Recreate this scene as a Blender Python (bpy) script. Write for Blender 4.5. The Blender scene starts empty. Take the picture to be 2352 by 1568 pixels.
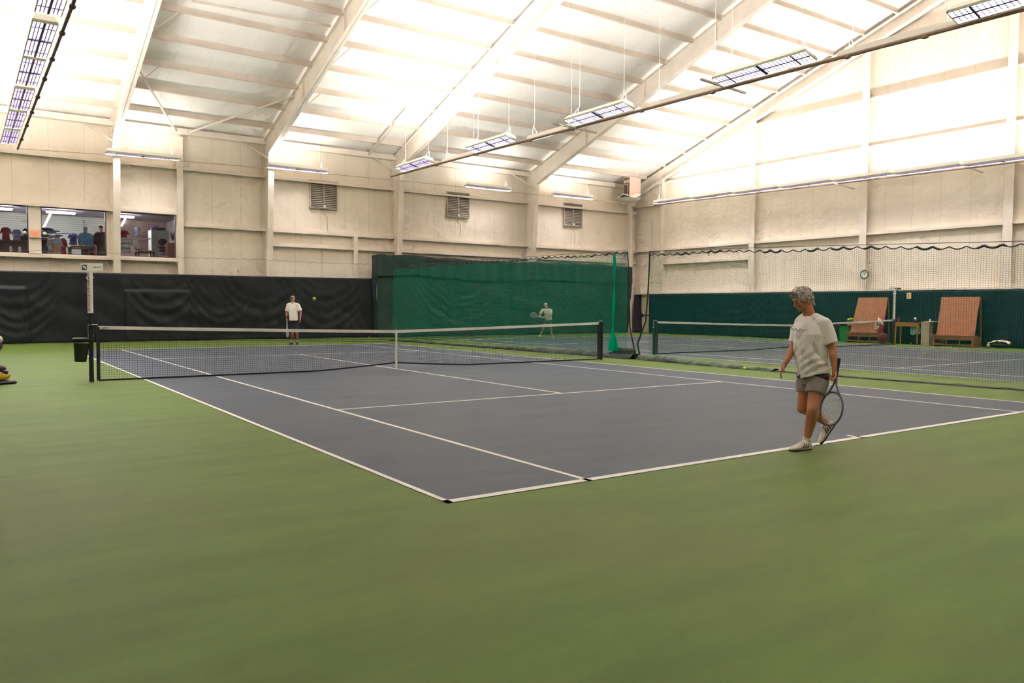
import bpy, bmesh, math, random
from mathutils import Vector, Matrix, noise
random.seed(7)
S = bpy.context.scene
COL = S.collection
TMP = bpy.data.scenes.new('workbench')
def tmp_dg():
    with bpy.context.temp_override(scene=TMP, view_layer=TMP.view_layers[0]):
        d = bpy.context.evaluated_depsgraph_get(); d.update()
        return d
PI = math.pi

# ------------------------------------------------------------------ camera
CP = Vector((-2.971, -5.089, 1.469))
CR = Vector((0.8200, -0.5722, 0.0060)).normalized()
CF = Vector((0.5717, 0.8193, -0.0430)).normalized()
CU = CR.cross(CF).normalized()
CR = CF.cross(CU).normalized()
FPX = 1821.0
cam_d = bpy.data.cameras.new('camera')
cam = bpy.data.objects.new('camera', cam_d)
COL.objects.link(cam)
cam_d.sensor_width = 36.0
cam_d.lens = FPX * 36.0 / 2352.0
cam_d.clip_end = 200
m = Matrix((CR, CU, -CF)).transposed().to_4x4()
m.translation = CP
cam.matrix_world = m
S.camera = cam

def ray(u, v):
    return CF + CR * ((u - 1176) / FPX) - CU * ((v - 784) / FPX)
def at_depth(u, v, D):
    return CP + ray(u, v) * D
def on_z(u, v, z=0.0):
    d = ray(u, v); return CP + d * ((z - CP.z) / d.z)
def on_x(u, v, x):
    d = ray(u, v); return CP + d * ((x - CP.x) / d.x)
def on_y(u, v, y):
    d = ray(u, v); return CP + d * ((y - CP.y) / d.y)
def roof_z(y):
    return 8.95 + 0.341 * (30.4 - y) if y > 11.9 else 8.95 + 0.341 * (30.4 - 23.8 + y)
def on_roof(u, v, dz=0.0):
    d = ray(u, v); s = .341
    t = (8.95 + dz + s * (30.4 - CP.y) - CP.z) / (d.z + s * d.y)
    return CP + d * t

# ------------------------------------------------------------------ materials
def mat(name, color, rough=0.6, metal=0.0, noise_amt=0.0, noise_scale=8.0, color2=None, bump=0.0, bump_scale=30.0,
        stretch=(1, 1, 1), spec=0.5, emit=None, emit_s=0.0, sheen=0.0, subsurface=0.0, trans=0.0):
    M = bpy.data.materials.new(name); M.use_nodes = True
    N = M.node_tree.nodes; L = M.node_tree.links
    b = N['Principled BSDF']
    b.inputs['Base Color'].default_value = (*color, 1)
    b.inputs['Roughness'].default_value = rough
    b.inputs['Metallic'].default_value = metal
    b.inputs['Specular IOR Level'].default_value = spec
    if emit:
        b.inputs['Emission Color'].default_value = (*emit, 1)
        b.inputs['Emission Strength'].default_value = emit_s
    if subsurface:
        b.inputs['Subsurface Weight'].default_value = subsurface
        b.inputs['Subsurface Radius'].default_value = (.02, .008, .004)
    tc = mp = None
    if noise_amt or bump:
        tc = N.new('ShaderNodeTexCoord'); mp = N.new('ShaderNodeMapping')
        mp.inputs['Scale'].default_value = stretch
        L.new(tc.outputs['Object'], mp.inputs['Vector'])
    if noise_amt:
        nz = N.new('ShaderNodeTexNoise'); nz.inputs['Scale'].default_value = noise_scale
        nz.inputs['Detail'].default_value = 6
        L.new(mp.outputs['Vector'], nz.inputs['Vector'])
        rp = N.new('ShaderNodeValToRGB')
        c2 = color2 or tuple(c * (1 - noise_amt) for c in color)
        rp.color_ramp.elements[0].color = (*c2, 1); rp.color_ramp.elements[0].position = .35
        rp.color_ramp.elements[1].color = (*color, 1); rp.color_ramp.elements[1].position = .65
        L.new(nz.outputs['Fac'], rp.inputs['Fac'])
        L.new(rp.outputs['Color'], b.inputs['Base Color'])
    if bump:
        n2 = N.new('ShaderNodeTexNoise'); n2.inputs['Scale'].default_value = bump_scale
        n2.inputs['Detail'].default_value = 4
        L.new(mp.outputs['Vector'], n2.inputs['Vector'])
        bp = N.new('ShaderNodeBump'); bp.inputs['Strength'].default_value = bump
        bp.inputs['Distance'].default_value = 0.02
        L.new(n2.outputs['Fac'], bp.inputs['Height']); L.new(bp.outputs['Normal'], b.inputs['Normal'])
    return M

def srgb(r, g, b):
    f = lambda c: (c / 255 / 12.92) if c / 255 <= .04045 else ((c / 255 + .055) / 1.055) ** 2.4
    return (f(r), f(g), f(b))

def panel_mat(name, base, seam_col, axis, spacing, width=0.02, seam_strength=.5, stain=0.25, stretch=(.35, .35, .12)):
    """painted insulation facing with fine seams every `spacing` metres along one axis, and dirt"""
    M = bpy.data.materials.new(name); M.use_nodes = True
    N = M.node_tree.nodes; L = M.node_tree.links
    b = N['Principled BSDF']; b.inputs['Roughness'].default_value = .55
    tc = N.new('ShaderNodeTexCoord'); sp = N.new('ShaderNodeSeparateXYZ')
    L.new(tc.outputs['Object'], sp.inputs[0])
    md = N.new('ShaderNodeMath'); md.operation = 'PINGPONG'; md.inputs[1].default_value = spacing / 2
    L.new(sp.outputs[axis], md.inputs[0])
    lt = N.new('ShaderNodeMath'); lt.operation = 'LESS_THAN'; lt.inputs[1].default_value = width / 2
    L.new(md.outputs[0], lt.inputs[0])
    ml = N.new('ShaderNodeMath'); ml.operation = 'MULTIPLY'; ml.inputs[1].default_value = seam_strength
    L.new(lt.outputs[0], ml.inputs[0])
    mp = N.new('ShaderNodeMapping'); mp.inputs['Scale'].default_value = stretch
    L.new(tc.outputs['Object'], mp.inputs[0])
    nz = N.new('ShaderNodeTexNoise'); nz.inputs['Scale'].default_value = 1.6; nz.inputs['Detail'].default_value = 8
    nz.inputs['Roughness'].default_value = .65
    L.new(mp.outputs[0], nz.inputs['Vector'])
    rp = N.new('ShaderNodeValToRGB')
    rp.color_ramp.elements[0].position = .3; rp.color_ramp.elements[1].position = .62
    rp.color_ramp.elements[0].color = (*[c * (1 - stain * .45) for c in (base[0], base[1] * .985, base[2] * .96)], 1)
    rp.color_ramp.elements[1].color = (*base, 1)
    L.new(nz.outputs['Fac'], rp.inputs[0])
    mx = N.new('ShaderNodeMix'); mx.data_type = 'RGBA'
    L.new(ml.outputs[0], mx.inputs['Factor']); L.new(rp.outputs[0], mx.inputs['A']); mx.inputs['B'].default_value = (*seam_col, 1)
    L.new(mx.outputs['Result'], b.inputs['Base Color'])
    n3 = N.new('ShaderNodeTexNoise'); n3.inputs['Scale'].default_value = 1.2; n3.inputs['Detail'].default_value = 3
    L.new(tc.outputs['Object'], n3.inputs['Vector'])
    bp = N.new('ShaderNodeBump'); bp.inputs['Strength'].default_value = .5; bp.inputs['Distance'].default_value = .15
    L.new(n3.outputs['Fac'], bp.inputs['Height']); L.new(bp.outputs['Normal'], b.inputs['Normal'])
    return M

CREAM = (.87, .775, .66)
M_wall = panel_mat('wall_facing', CREAM, (.5, .40, .30), 0, 1.22, .018, .55)
M_wallR = panel_mat('gable_facing', CREAM, (.5, .40, .30), 1, 1.22, .018, .45)
M_ceil = panel_mat('roof_facing', (.88, .85, .81), (.6, .52, .44), 0, 1.22, .02, .35, .10)
M_steel = mat('painted_steel', (.84, .75, .65), .5, noise_amt=.12, noise_scale=1.5)
M_steel2 = mat('painted_purlin', (.68, .59, .50), .55, noise_amt=.12, noise_scale=1.5)
M_black = mat('black_plastic', (.012, .010, .016), .45)
M_post = mat('black_painted_post', (.015, .012, .018), .35)
M_white = mat('white_vinyl', (.80, .77, .70), .5, noise_amt=.08, noise_scale=6)
M_whiteplastic = mat('white_plastic', (.82, .80, .75), .4)
M_net = mat('black_net_cord', (.015, .014, .022), .7)
M_chrome = mat('grey_metal', (.55, .53, .5), .35, .8)
M_line = mat('white_court_paint', (.82, .80, .76), .6, noise_amt=.1, noise_scale=20)
M_ball = mat('tennis_felt', (.62, .80, .10), .8, bump=.3, bump_scale=200)

def floor_mat(name, cA, cB, cC, rough):
    M = bpy.data.materials.new(name); M.use_nodes = True
    N = M.node_tree.nodes; L = M.node_tree.links
    b = N['Principled BSDF']; b.inputs['Roughness'].default_value = rough
    b.inputs['Specular IOR Level'].default_value = .32
    tc = N.new('ShaderNodeTexCoord'); mp = N.new('ShaderNodeMapping')
    mp.inputs['Rotation'].default_value = (0, 0, -.6); mp.inputs['Scale'].default_value = (.55, 2.2, 1)
    L.new(tc.outputs['Object'], mp.inputs[0])
    n1 = N.new('ShaderNodeTexNoise'); n1.inputs['Scale'].default_value = 1.1; n1.inputs['Detail'].default_value = 9; n1.inputs['Roughness'].default_value = .62
    L.new(mp.outputs[0], n1.inputs['Vector'])
    r1 = N.new('ShaderNodeValToRGB'); e = r1.color_ramp.elements
    e[0].position = .36; e[0].color = (*cA, 1); e[1].position = .66; e[1].color = (*cB, 1)
    L.new(n1.outputs['Fac'], r1.inputs[0])
    n2 = N.new('ShaderNodeTexNoise'); n2.inputs['Scale'].default_value = .32; n2.inputs['Detail'].default_value = 5
    L.new(tc.outputs['Object'], n2.inputs['Vector'])
    r2 = N.new('ShaderNodeValToRGB'); r2.color_ramp.elements[0].position = .5; r2.color_ramp.elements[1].position = .72
    r2.color_ramp.elements[0].color = (0, 0, 0, 1); r2.color_ramp.elements[1].color = (.8, .8, .8, 1)
    L.new(n2.outputs['Fac'], r2.inputs[0])
    mx = N.new('ShaderNodeMix'); mx.data_type = 'RGBA'
    L.new(r2.outputs[0], mx.inputs['Factor']); L.new(r1.outputs[0], mx.inputs['A']); mx.inputs['B'].default_value = (*cC, 1)
    # faint scuffs
    mp2 = N.new('ShaderNodeMapping'); mp2.inputs['Rotation'].default_value = (0, 0, .9); mp2.inputs['Scale'].default_value = (1, 9, 1)
    L.new(tc.outputs['Object'], mp2.inputs[0])
    n3 = N.new('ShaderNodeTexNoise'); n3.inputs['Scale'].default_value = 3.5; n3.inputs['Detail'].default_value = 10; n3.inputs['Roughness'].default_value = .7
    L.new(mp2.outputs[0], n3.inputs['Vector'])
    r3 = N.new('ShaderNodeValToRGB'); r3.color_ramp.elements[0].position = .62; r3.color_ramp.elements[1].position = .80
    r3.color_ramp.elements[0].color = (0, 0, 0, 1); r3.color_ramp.elements[1].color = (.35, .35, .35, 1)
    L.new(n3.outputs['Fac'], r3.inputs[0])
    mx2 = N.new('ShaderNodeMix'); mx2.data_type = 'RGBA'
    L.new(r3.outputs[0], mx2.inputs['Factor']); L.new(mx.outputs['Result'], mx2.inputs['A'])
    mx2.inputs['B'].default_value = (*[min(1, c * 1.6 + .05) for c in cB], 1)
    L.new(mx2.outputs['Result'], b.inputs['Base Color'])
    bp = N.new('ShaderNodeBump'); bp.inputs['Strength'].default_value = .25; bp.inputs['Distance'].default_value = .004
    n4 = N.new('ShaderNodeTexNoise'); n4.inputs['Scale'].default_value = 90
    L.new(tc.outputs['Object'], n4.inputs['Vector']); L.new(n4.outputs['Fac'], bp.inputs['Height']); L.new(bp.outputs['Normal'], b.inputs['Normal'])
    return M
M_green = floor_mat('green_acrylic', (.090, .148, .022), (.124, .195, .030), (.128, .150, .036), .62)
M_court = floor_mat('slate_blue_acrylic', (.054, .070, .106), (.076, .096, .120), (.082, .086, .120), .55)

def cloth_mat(name, c, rough=.5, c2=None, spec=.5):
    return mat(name, c, rough, noise_amt=.25, noise_scale=2.0, color2=c2, bump=.35, bump_scale=3.5, stretch=(1, 1, .5), spec=spec)
M_curt_navy = cloth_mat('dark_navy_vinyl', (.0080, .0115, .0180), .48, None, .38)
M_curt_grey = cloth_mat('dark_grey_green_vinyl', (.022, .052, .046), .50, None, .25)
M_curt_right = cloth_mat('dark_teal_vinyl', (.006, .027, .036), .50, None, .2)

def net_mat(name, color, pitch, th):
    """open netting: threads follow the uv grid (metres), the holes let everything through"""
    M = bpy.data.materials.new(name); M.use_nodes = True
    N = M.node_tree.nodes; L = M.node_tree.links
    for n in list(N): N.remove(n)
    out = N.new('ShaderNodeOutputMaterial'); tr = N.new('ShaderNodeBsdfTransparent')
    df = N.new('ShaderNodeBsdfDiffuse'); df.inputs[0].default_value = (*color, 1)
    tl = N.new('ShaderNodeBsdfTranslucent'); tl.inputs[0].default_value = (*color, 1)
    a = N.new('ShaderNodeMixShader'); a.inputs[0].default_value = .4
    L.new(df.outputs[0], a.inputs[1]); L.new(tl.outputs[0], a.inputs[2])
    uv = N.new('ShaderNodeUVMap'); sp = N.new('ShaderNodeSeparateXYZ'); L.new(uv.outputs[0], sp.inputs[0])
    res = []
    for k in (0, 1):
        pp = N.new('ShaderNodeMath'); pp.operation = 'PINGPONG'; pp.inputs[1].default_value = pitch / 2
        L.new(sp.outputs[k], pp.inputs[0])
        lt = N.new('ShaderNodeMath'); lt.operation = 'LESS_THAN'; lt.inputs[1].default_value = th / 2
        L.new(pp.outputs[0], lt.inputs[0]); res.append(lt)
    mx = N.new('ShaderNodeMath'); mx.operation = 'MAXIMUM'
    L.new(res[0].outputs[0], mx.inputs[0]); L.new(res[1].outputs[0], mx.inputs[1])
    ms = N.new('ShaderNodeMixShader'); L.new(mx.outputs[0], ms.inputs[0]); L.new(tr.outputs[0], ms.inputs[1]); L.new(a.outputs[0], ms.inputs[2])
    L.new(ms.outputs[0], out.inputs[0])
    return M

def glass_mat():
    M = bpy.data.materials.new('window_glass'); M.use_nodes = True
    N = M.node_tree.nodes; L = M.node_tree.links
    for n in list(N): N.remove(n)
    out = N.new('ShaderNodeOutputMaterial'); tr = N.new('ShaderNodeBsdfTransparent'); tr.inputs[0].default_value = (.92, .91, .95, 1)
    gl = N.new('ShaderNodeBsdfGlossy'); gl.inputs['Roughness'].default_value = .02
    lw = N.new('ShaderNodeFresnel'); lw.inputs[0].default_value = 1.45
    ms = N.new('ShaderNodeMixShader'); L.new(lw.outputs[0], ms.inputs[0]); L.new(tr.outputs[0], ms.inputs[1]); L.new(gl.outputs[0], ms.inputs[2])
    L.new(ms.outputs[0], out.inputs[0])
    return M
M_glass = glass_mat()

def emit_mat(name, c, s):
    M = bpy.data.materials.new(name); M.use_nodes = True
    N = M.node_tree.nodes; L = M.node_tree.links
    for n in list(N): N.remove(n)
    out = N.new('ShaderNodeOutputMaterial'); e = N.new('ShaderNodeEmission')
    e.inputs[0].default_value = (*c, 1); e.inputs[1].default_value = s
    L.new(e.outputs[0], out.inputs[0]); return M

# ------------------------------------------------------------------ mesh helpers
class MB:
    def __init__(s): s.bm = bmesh.new(); s.uv = None
    def box(s, lo, hi, M=None):
        lo = Vector(lo); hi = Vector(hi)
        vs = [s.bm.verts.new((x, y, z)) for x in (lo.x, hi.x) for y in (lo.y, hi.y) for z in (lo.z, hi.z)]
        if M is not None:
            for v in vs: v.co = M @ v.co
        for f in ((0, 1, 3, 2), (4, 6, 7, 5), (0, 4, 5, 1), (2, 3, 7, 6), (0, 2, 6, 4), (1, 5, 7, 3)):
            s.bm.faces.new([vs[i] for i in f])
        return s
    def hexa(s, p):
        vs = [s.bm.verts.new(q) for q in p]      # 4 bottom, 4 top in order
        for f in ((3, 2, 1, 0), (4, 5, 6, 7), (0, 1, 5, 4), (1, 2, 6, 5), (2, 3, 7, 6), (3, 0, 4, 7)):
            s.bm.faces.new([vs[i] for i in f])
        return s
    def bar(s, a, b, w, h=None, up=(0, 0, 1)):
        a = Vector(a); b = Vector(b); d = (b - a).normalized(); h = h or w
        x = d.cross(Vector(up))
        if x.length < 1e-4: x = d.cross(Vector((1, 0, 0)))
        x.normalize(); y = x.cross(d).normalized()
        q = [(-w / 2, -h / 2), (w / 2, -h / 2), (w / 2, h / 2), (-w / 2, h / 2)]
        return s.hexa([a + x * i + y * j for i, j in q] + [b + x * i + y * j for i, j in q])
    def tube(s, pts, r, n=8, cap=True):
        pts = [Vector(p) for p in pts]
        rs = r if isinstance(r, (list, tuple)) else [r] * len(pts)
        rings = []; prevx = None
        for i, p in enumerate(pts):
            d = (pts[min(i + 1, len(pts) - 1)] - pts[max(i - 1, 0)]).normalized()
            if prevx is None:
                x = d.cross(Vector((0, 0, 1)))
                if x.length < 1e-3: x = d.cross(Vector((1, 0, 0)))
            else:
                x = prevx - d * prevx.dot(d)
                if x.length < 1e-4: x = d.cross(Vector((1, 0, 0)))
            x.normalize(); prevx = x; y = d.cross(x)
            rings.append([s.bm.verts.new(p + (x * math.cos(2 * PI * k / n) + y * math.sin(2 * PI * k / n)) * rs[i]) for k in range(n)])
        for a, b in zip(rings, rings[1:]):
            for k in range(n):
                s.bm.faces.new((a[k], a[(k + 1) % n], b[(k + 1) % n], b[k]))
        if cap:
            s.bm.faces.new(rings[0][::-1]); s.bm.faces.new(rings[-1])
        return s
    def ell(s, c, r, M=None, n=2):
        t = bmesh.new(); bmesh.ops.create_icosphere(t, subdivisions=n, radius=1)
        if not hasattr(r, '__len__'): r = (r, r, r)
        R = M or Matrix.Identity(3); c = Vector(c)
        mp = {}
        for v in t.verts:
            mp[v.index] = s.bm.verts.new(c + R @ Vector((v.co.x * r[0], v.co.y * r[1], v.co.z * r[2])))
        for f in t.faces: s.bm.faces.new([mp[v.index] for v in f.verts])
        t.free(); return s
    def cap(s, a, ra, b, rb, n=12):
        a = Vector(a); b = Vector(b)
        s.ell(a, ra, n=2); s.ell(b, rb, n=2)
        if (b - a).length > 1e-4: s.tube([a, b], [ra, rb], n)
        return s
    def lathe(s, c, prof, n=20, M=None):
        c = Vector(c); R = M or Matrix.Identity(3); rings = []
        for r, z in prof:
            rings.append([s.bm.verts.new(c + R @ Vector((r * math.cos(2 * PI * k / n), r * math.sin(2 * PI * k / n), z))) for k in range(n)])
        for a, b in zip(rings, rings[1:]):
            for k in range(n): s.bm.faces.new((a[k], a[(k + 1) % n], b[(k + 1) % n], b[k]))
        s.bm.faces.new(rings[0][::-1]); s.bm.faces.new(rings[-1])
        return s
    def grid(s, fn, nu, nv, uvfn=None):
        vs = [[s.bm.verts.new(fn(i / nu, j / nv)) for j in range(nv + 1)] for i in range(nu + 1)]
        if uvfn and s.uv is None: s.uv = s.bm.loops.layers.uv.new('UVMap')
        for i in range(nu):
            for j in range(nv):
                f = s.bm.faces.new((vs[i][j], vs[i + 1][j], vs[i + 1][j + 1], vs[i][j + 1]))
                if uvfn:
                    for l, (a, b) in zip(f.loops, ((i, j), (i + 1, j), (i + 1, j + 1), (i, j + 1))):
                        l[s.uv].uv = uvfn(a / nu, b / nv)
        return s
    def build(s, name, m, parent=None, smooth=False, bevel=0, solid=0, mods=None, normals=True):
        if normals: bmesh.ops.recalc_face_normals(s.bm, faces=s.bm.faces)
        if parent is not None:
            inv = wmat(parent).inverted()
            s.bm.transform(inv)
        me = bpy.data.meshes.new(name); s.bm.to_mesh(me); s.bm.free()
        if smooth:
            for p in me.polygons: p.use_smooth = True
        o = bpy.data.objects.new(name, me); COL.objects.link(o)
        me.materials.append(m)
        if parent is not None: o.parent = parent
        if bevel:
            b = o.modifiers.new('b', 'BEVEL'); b.width = bevel; b.segments = 2; b.limit_method = 'ANGLE'
        if solid:
            b = o.modifiers.new('s', 'SOLIDIFY'); b.thickness = solid
        return o

def wmat(o):
    M = o.matrix_basis.copy(); p = o.parent
    while p is not None: M = p.matrix_basis @ M; p = p.parent
    return M

def thing(name, label, cat, loc=(0, 0, 0), rz=0, group=None):
    o = bpy.data.objects.new(name, None); COL.objects.link(o)
    o.location = loc; o.rotation_euler = (0, 0, rz); o.empty_display_size = .2
    o['label'] = label; o['category'] = cat
    if group: o['group'] = group
    o.matrix_basis = Matrix.Translation(Vector(loc)) @ Matrix.Rotation(rz, 4, 'Z')
    return o
def tag(o, label, cat, group=None, kind=None):
    o['label'] = label; o['category'] = cat
    if group: o['group'] = group
    if kind: o['kind'] = kind
    return o
def struct(o, label=None):
    o['kind'] = 'structure'
    if label: o['label'] = label
    return o
def dup(src, M, label, group=None, skip=()):
    r = src.copy(); COL.objects.link(r); r.matrix_basis = M
    r['label'] = label
    if group: r['group'] = group
    def rec(a, b):
        for ch in [c for c in bpy.data.objects if c.parent is a and not c.name.startswith(skip or '~')]:
            c = ch.copy(); COL.objects.link(c); c.parent = b; rec(ch, c)
    rec(src, r)
    return r
def text(s, size, m, parent, M, name, depth=.002, align='CENTER'):
    cu = bpy.data.curves.new(name, 'FONT'); cu.body = s; cu.size = size; cu.extrude = depth
    cu.align_x = align; cu.align_y = 'CENTER'
    t = bpy.data.objects.new(name, cu); TMP.collection.objects.link(t)
    dg = tmp_dg()
    me = bpy.data.meshes.new_from_object(t.evaluated_get(dg)); bpy.data.objects.remove(t)
    me.materials.clear(); me.materials.append(m)
    o = bpy.data.objects.new(name, me); COL.objects.link(o)
    o.parent = parent; o.matrix_basis = wmat(parent).inverted() @ M
    return o

# ------------------------------------------------------------------ setting
XL, XR, YB, YF = -6.6, 31.1, 30.6, -6.7
fl = MB().box((XL - .3, YF - .3, -.15), (XR + .3, YB + .05, 0)).build('floor', M_green); struct(fl, 'green acrylic hall floor around the blue courts')

def court(x0, x1, s0, s1, xc, y0, y1, yn, sv0, sv1, lab, cm=True):
    c = MB().box((x0, y0, -.004), (x1, y1, .003)).build('court_floor', M_court); struct(c, lab)
    L = MB(); h = .0055
    def ln(a, b, c_, d): L.box((a, b, 0), (c_, d, h))
    ln(x0, y0, x0 + .05, y1); ln(x1 - .05, y0, x1, y1)
    ln(s0, y0, s0 + .05, y1); ln(s1 - .05, y0, s1, y1)
    ln(x0, y0, x1, y0 + .085); ln(x0, y1 - .085, x1, y1)
    ln(s0, sv0 - .025, s1, sv0 + .025); ln(s0, sv1 - .025, s1, sv1 + .025)
    ln(xc - .025, sv0, xc + .025, sv1)
    ln(xc - .025, y0, xc + .025, y0 + .2); ln(xc - .025, y1 - .2, xc + .025, y1)
    o = L.build('court_floor_line_markings', M_line, c); o['kind'] = 'structure'
court(0, 10.97, 1.372, 9.60, 5.485, 0, 23.77, 11.885, 5.51, 18.26, 'slate blue near tennis court with white lines')
court(14.9, 27.5, 16.28, 26.15, 20.9, 0.4, 25.5, 12.9, 5.66, 20.1, 'slate blue far tennis court beyond the divider net')

# back wall, built of pieces so that the shop windows are open
WZ0, WZ1 = 3.44, 5.25
WIN = [(-3.3, -.72), (-.30, 1.97), (2.40, 4.60)]
w = MB()
w.box((XL, YB, 0), (XR + .2, YB + .2, WZ0)); w.box((XL, YB, WZ1), (XR + .2, YB + .2, 9.3))
xs = [XL] + [a for p in WIN for a in p] + [XR + .2]
for i in range(0, len(xs), 2): w.box((xs[i], YB, WZ0), (xs[i + 1], YB + .2, WZ1))
struct(w.build('wall_back', M_wall), 'cream eave wall behind the courts')
# gable wall
w = MB()
pts = [(YB + .2, 0), (YB + .2, roof_z(YB) + .1), (11.9, roof_z(11.9) + .1), (YF, roof_z(YF) + .1), (YF, 0)]
vs0 = [w.bm.verts.new((XR, y, z)) for y, z in pts]; vs1 = [w.bm.verts.new((XR + .2, y, z)) for y, z in pts]
w.bm.faces.new(vs0); w.bm.faces.new(vs1[::-1])
for i in range(5): w.bm.faces.new((vs0[i], vs1[i], vs1[(i + 1) % 5], vs0[(i + 1) % 5]))
struct(w.build('wall_right', M_wallR), 'cream gable wall beyond the far court')
w = MB(); vs0 = [w.bm.verts.new((XL, y, z)) for y, z in pts]; vs1 = [w.bm.verts.new((XL - .2, y, z)) for y, z in pts]
w.bm.faces.new(vs0); w.bm.faces.new(vs1[::-1])
for i in range(5): w.bm.faces.new((vs0[i], vs1[i], vs1[(i + 1) % 5], vs0[(i + 1) % 5]))
struct(w.build('wall_left', M_wallR))
struct(MB().box((XL, YF - .2, 0), (XR, YF, 9.2)).build('wall_front', M_wall))
# ceiling: two roof slopes in one mesh
w = MB(); t = .15
for (ya, yb) in ((YB + .2, 11.9), (11.9, YF - .2)):
    za, zb = roof_z(ya), roof_z(yb)
    if ya == 11.9: za = roof_z(11.9001)
    w.hexa([(XL - .2, ya, za), (XR + .2, ya, za), (XR + .2, yb, zb), (XL - .2, yb, zb),
            (XL - .2, ya, za + t), (XR + .2, ya, za + t), (XR + .2, yb, zb + t), (XL - .2, yb, zb + t)])
struct(w.build('ceiling', M_ceil), 'white insulated roof lining between the purlins')

# frames: tapered columns and rafters
FX = [-4.6, 2.25, 8.37, 14.72, 22.85]
def frame(x):
    w = MB()
    fw, ft = .26, .025
    zt = 8.15
    y0, y1 = 30.4, 30.4 - .34          # base depth
    yk = 29.62
    w.hexa([(x - .012, 30.56, 0), (x + .012, 30.56, 0), (x + .012, 30.2, 0), (x - .012, 30.2, 0),
            (x - .012, 30.56, 8.6), (x + .012, 30.56, 8.6), (x + .012, yk, 8.25), (x - .012, yk, 8.25)])
    w.hexa([(x - fw / 2, 30.19, 0), (x + fw / 2, 30.19, 0), (x + fw / 2, 30.2 - ft, 0), (x - fw / 2, 30.2 - ft, 0),
            (x - fw / 2, yk, 8.2), (x + fw / 2, yk, 8.2), (x + fw / 2, yk - ft, 8.15), (x - fw / 2, yk - ft, 8.15)])
    w.box((x - fw / 2, 30.54, 0), (x + fw / 2, 30.58, 8.8))
    struct(w.build('column', M_steel), 'cream tapered steel wall column')
    r = MB()
    def sl(y): return 8.13 + .345 * (29.6 - y)
    ya, yb = 30.5, 11.9
    def web(w2, top, bot, yA, yB):
        r.hexa([(x - w2, yA, bot(yA)), (x + w2, yA, bot(yA)), (x + w2, yB, bot(yB)), (x - w2, yB, bot(yB)),
                (x - w2, yA, top(yA)), (x + w2, yA, top(yA)), (x + w2, yB, top(yB)), (x - w2, yB, top(yB))])
    tp = lambda y: roof_z(max(y, 11.901)) - .20
    web(.0112, tp, sl, 29.62, yb); web(.0106, tp, lambda y: 8.16, ya, 29.63)
    web(fw / 2, lambda y: sl(y) + ft, sl, 29.62, yb)
    web(fw / 2, tp, lambda y: tp(y) - ft, ya, yb)
    # mirror slope towards the front wall
    tp2 = lambda y: roof_z(y) - .20; sl2 = lambda y: 8.13 + .345 * (29.6 - (23.8 - y))
    web(.012, tp2, sl2, 11.9, YF); web(fw / 2, lambda y: sl2(y) + ft, sl2, 11.9, YF)
    for k in range(1, 5):       # web stiffeners
        y = 29.6 - k * 4.1
        r.box((x - .1, y - .01, sl(y)), (x + .1, y + .01, tp(y)))
    struct(r.build('rafter', M_steel), 'cream tapered steel roof rafter')
for x in FX: frame(x)
# end rafter on the gable
r = MB()
xg0, xg1 = 30.65, 31.02
def gz(y): return roof_z(y) - .20
for a, b in ((30.5, 11.9), (11.8, YF)):
    for (w0, w1, t0, t1) in ((30.98, 31.02, 0, -.62), (30.72, 31.02, 0, -.04), (30.72, 31.02, -.58, -.62)):
        r.hexa([(w0, a, gz(a) + t1), (w1, a, gz(a) + t1), (w1, b, gz(b) + t1), (w0, b, gz(b) + t1),
                (w0, a, gz(a) + t0), (w1, a, gz(a) + t0), (w1, b, gz(b) + t0), (w0, b, gz(b) + t0)])
struct(r.build('rafter', M_steel), 'steel end rafter along the gable wall')
# purlins
py = [29.3 - 1.52 * k for k in range(12)]
for y in py + [23.8 - q for q in py]:
    z = roof_z(y)
    o = MB().box((XL, y - .02, z - .23), (30.7, y + .02, z)).box((XL + .001, y - .09, z - .232), (30.699, y + .019, z - .205)).build('purlin', M_steel2)
    struct(o)
struct(MB().box((XL, 30.28, 8.62), (XR, 30.6, 8.86)).build('eave_beam', M_steel), 'steel eave strut along the top of the back wall')
# girts on the back wall
def girt_b(x0, x1, z, h=.12, d=.22):
    o = MB().box((x0, YB - d, z), (x1, YB, z + .03)).box((x0 + .001, YB - .03, z + .01), (x1 - .001, YB, z + h)).box((x0 + .001, YB - d - .001, z - .07), (x1 - .001, YB - d + .02, z + .031)).build('trim_1', M_steel)
    struct(o)
cx = [XL] + FX[0:] + [31.0]
for i in range(len(cx) - 1):
    girt_b(cx[i] + .02, cx[i + 1] - .02, 7.22)
    if cx[i] > 2: girt_b((4.85 if i == 2 else cx[i] + .02), cx[i + 1] - .02, 4.86)
    if cx[i] > 8: girt_b(cx[i] + .02, cx[i + 1] - .02, 4.22)
girt_b(XL, 2.2, 5.30); girt_b(2.3, 4.6, 5.33); girt_b(XL, 2.2, 3.34, .1, .3); girt_b(2.3, 4.6, 3.36, .1, .3)
# window posts, wall pier
struct(MB().box((4.62, 30.30, 2.7), (4.86, 30.33, 8.5)).box((4.72, 30.32, 2.701), (4.76, YB, 8.49)).build('column', M_steel), 'cream steel window jamb post')
struct(MB().box((12.55, 30.38, 2.7), (12.75, 30.6, 4.85)).build('column', M_steel), 'short cream post under the middle wall rail')
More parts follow.
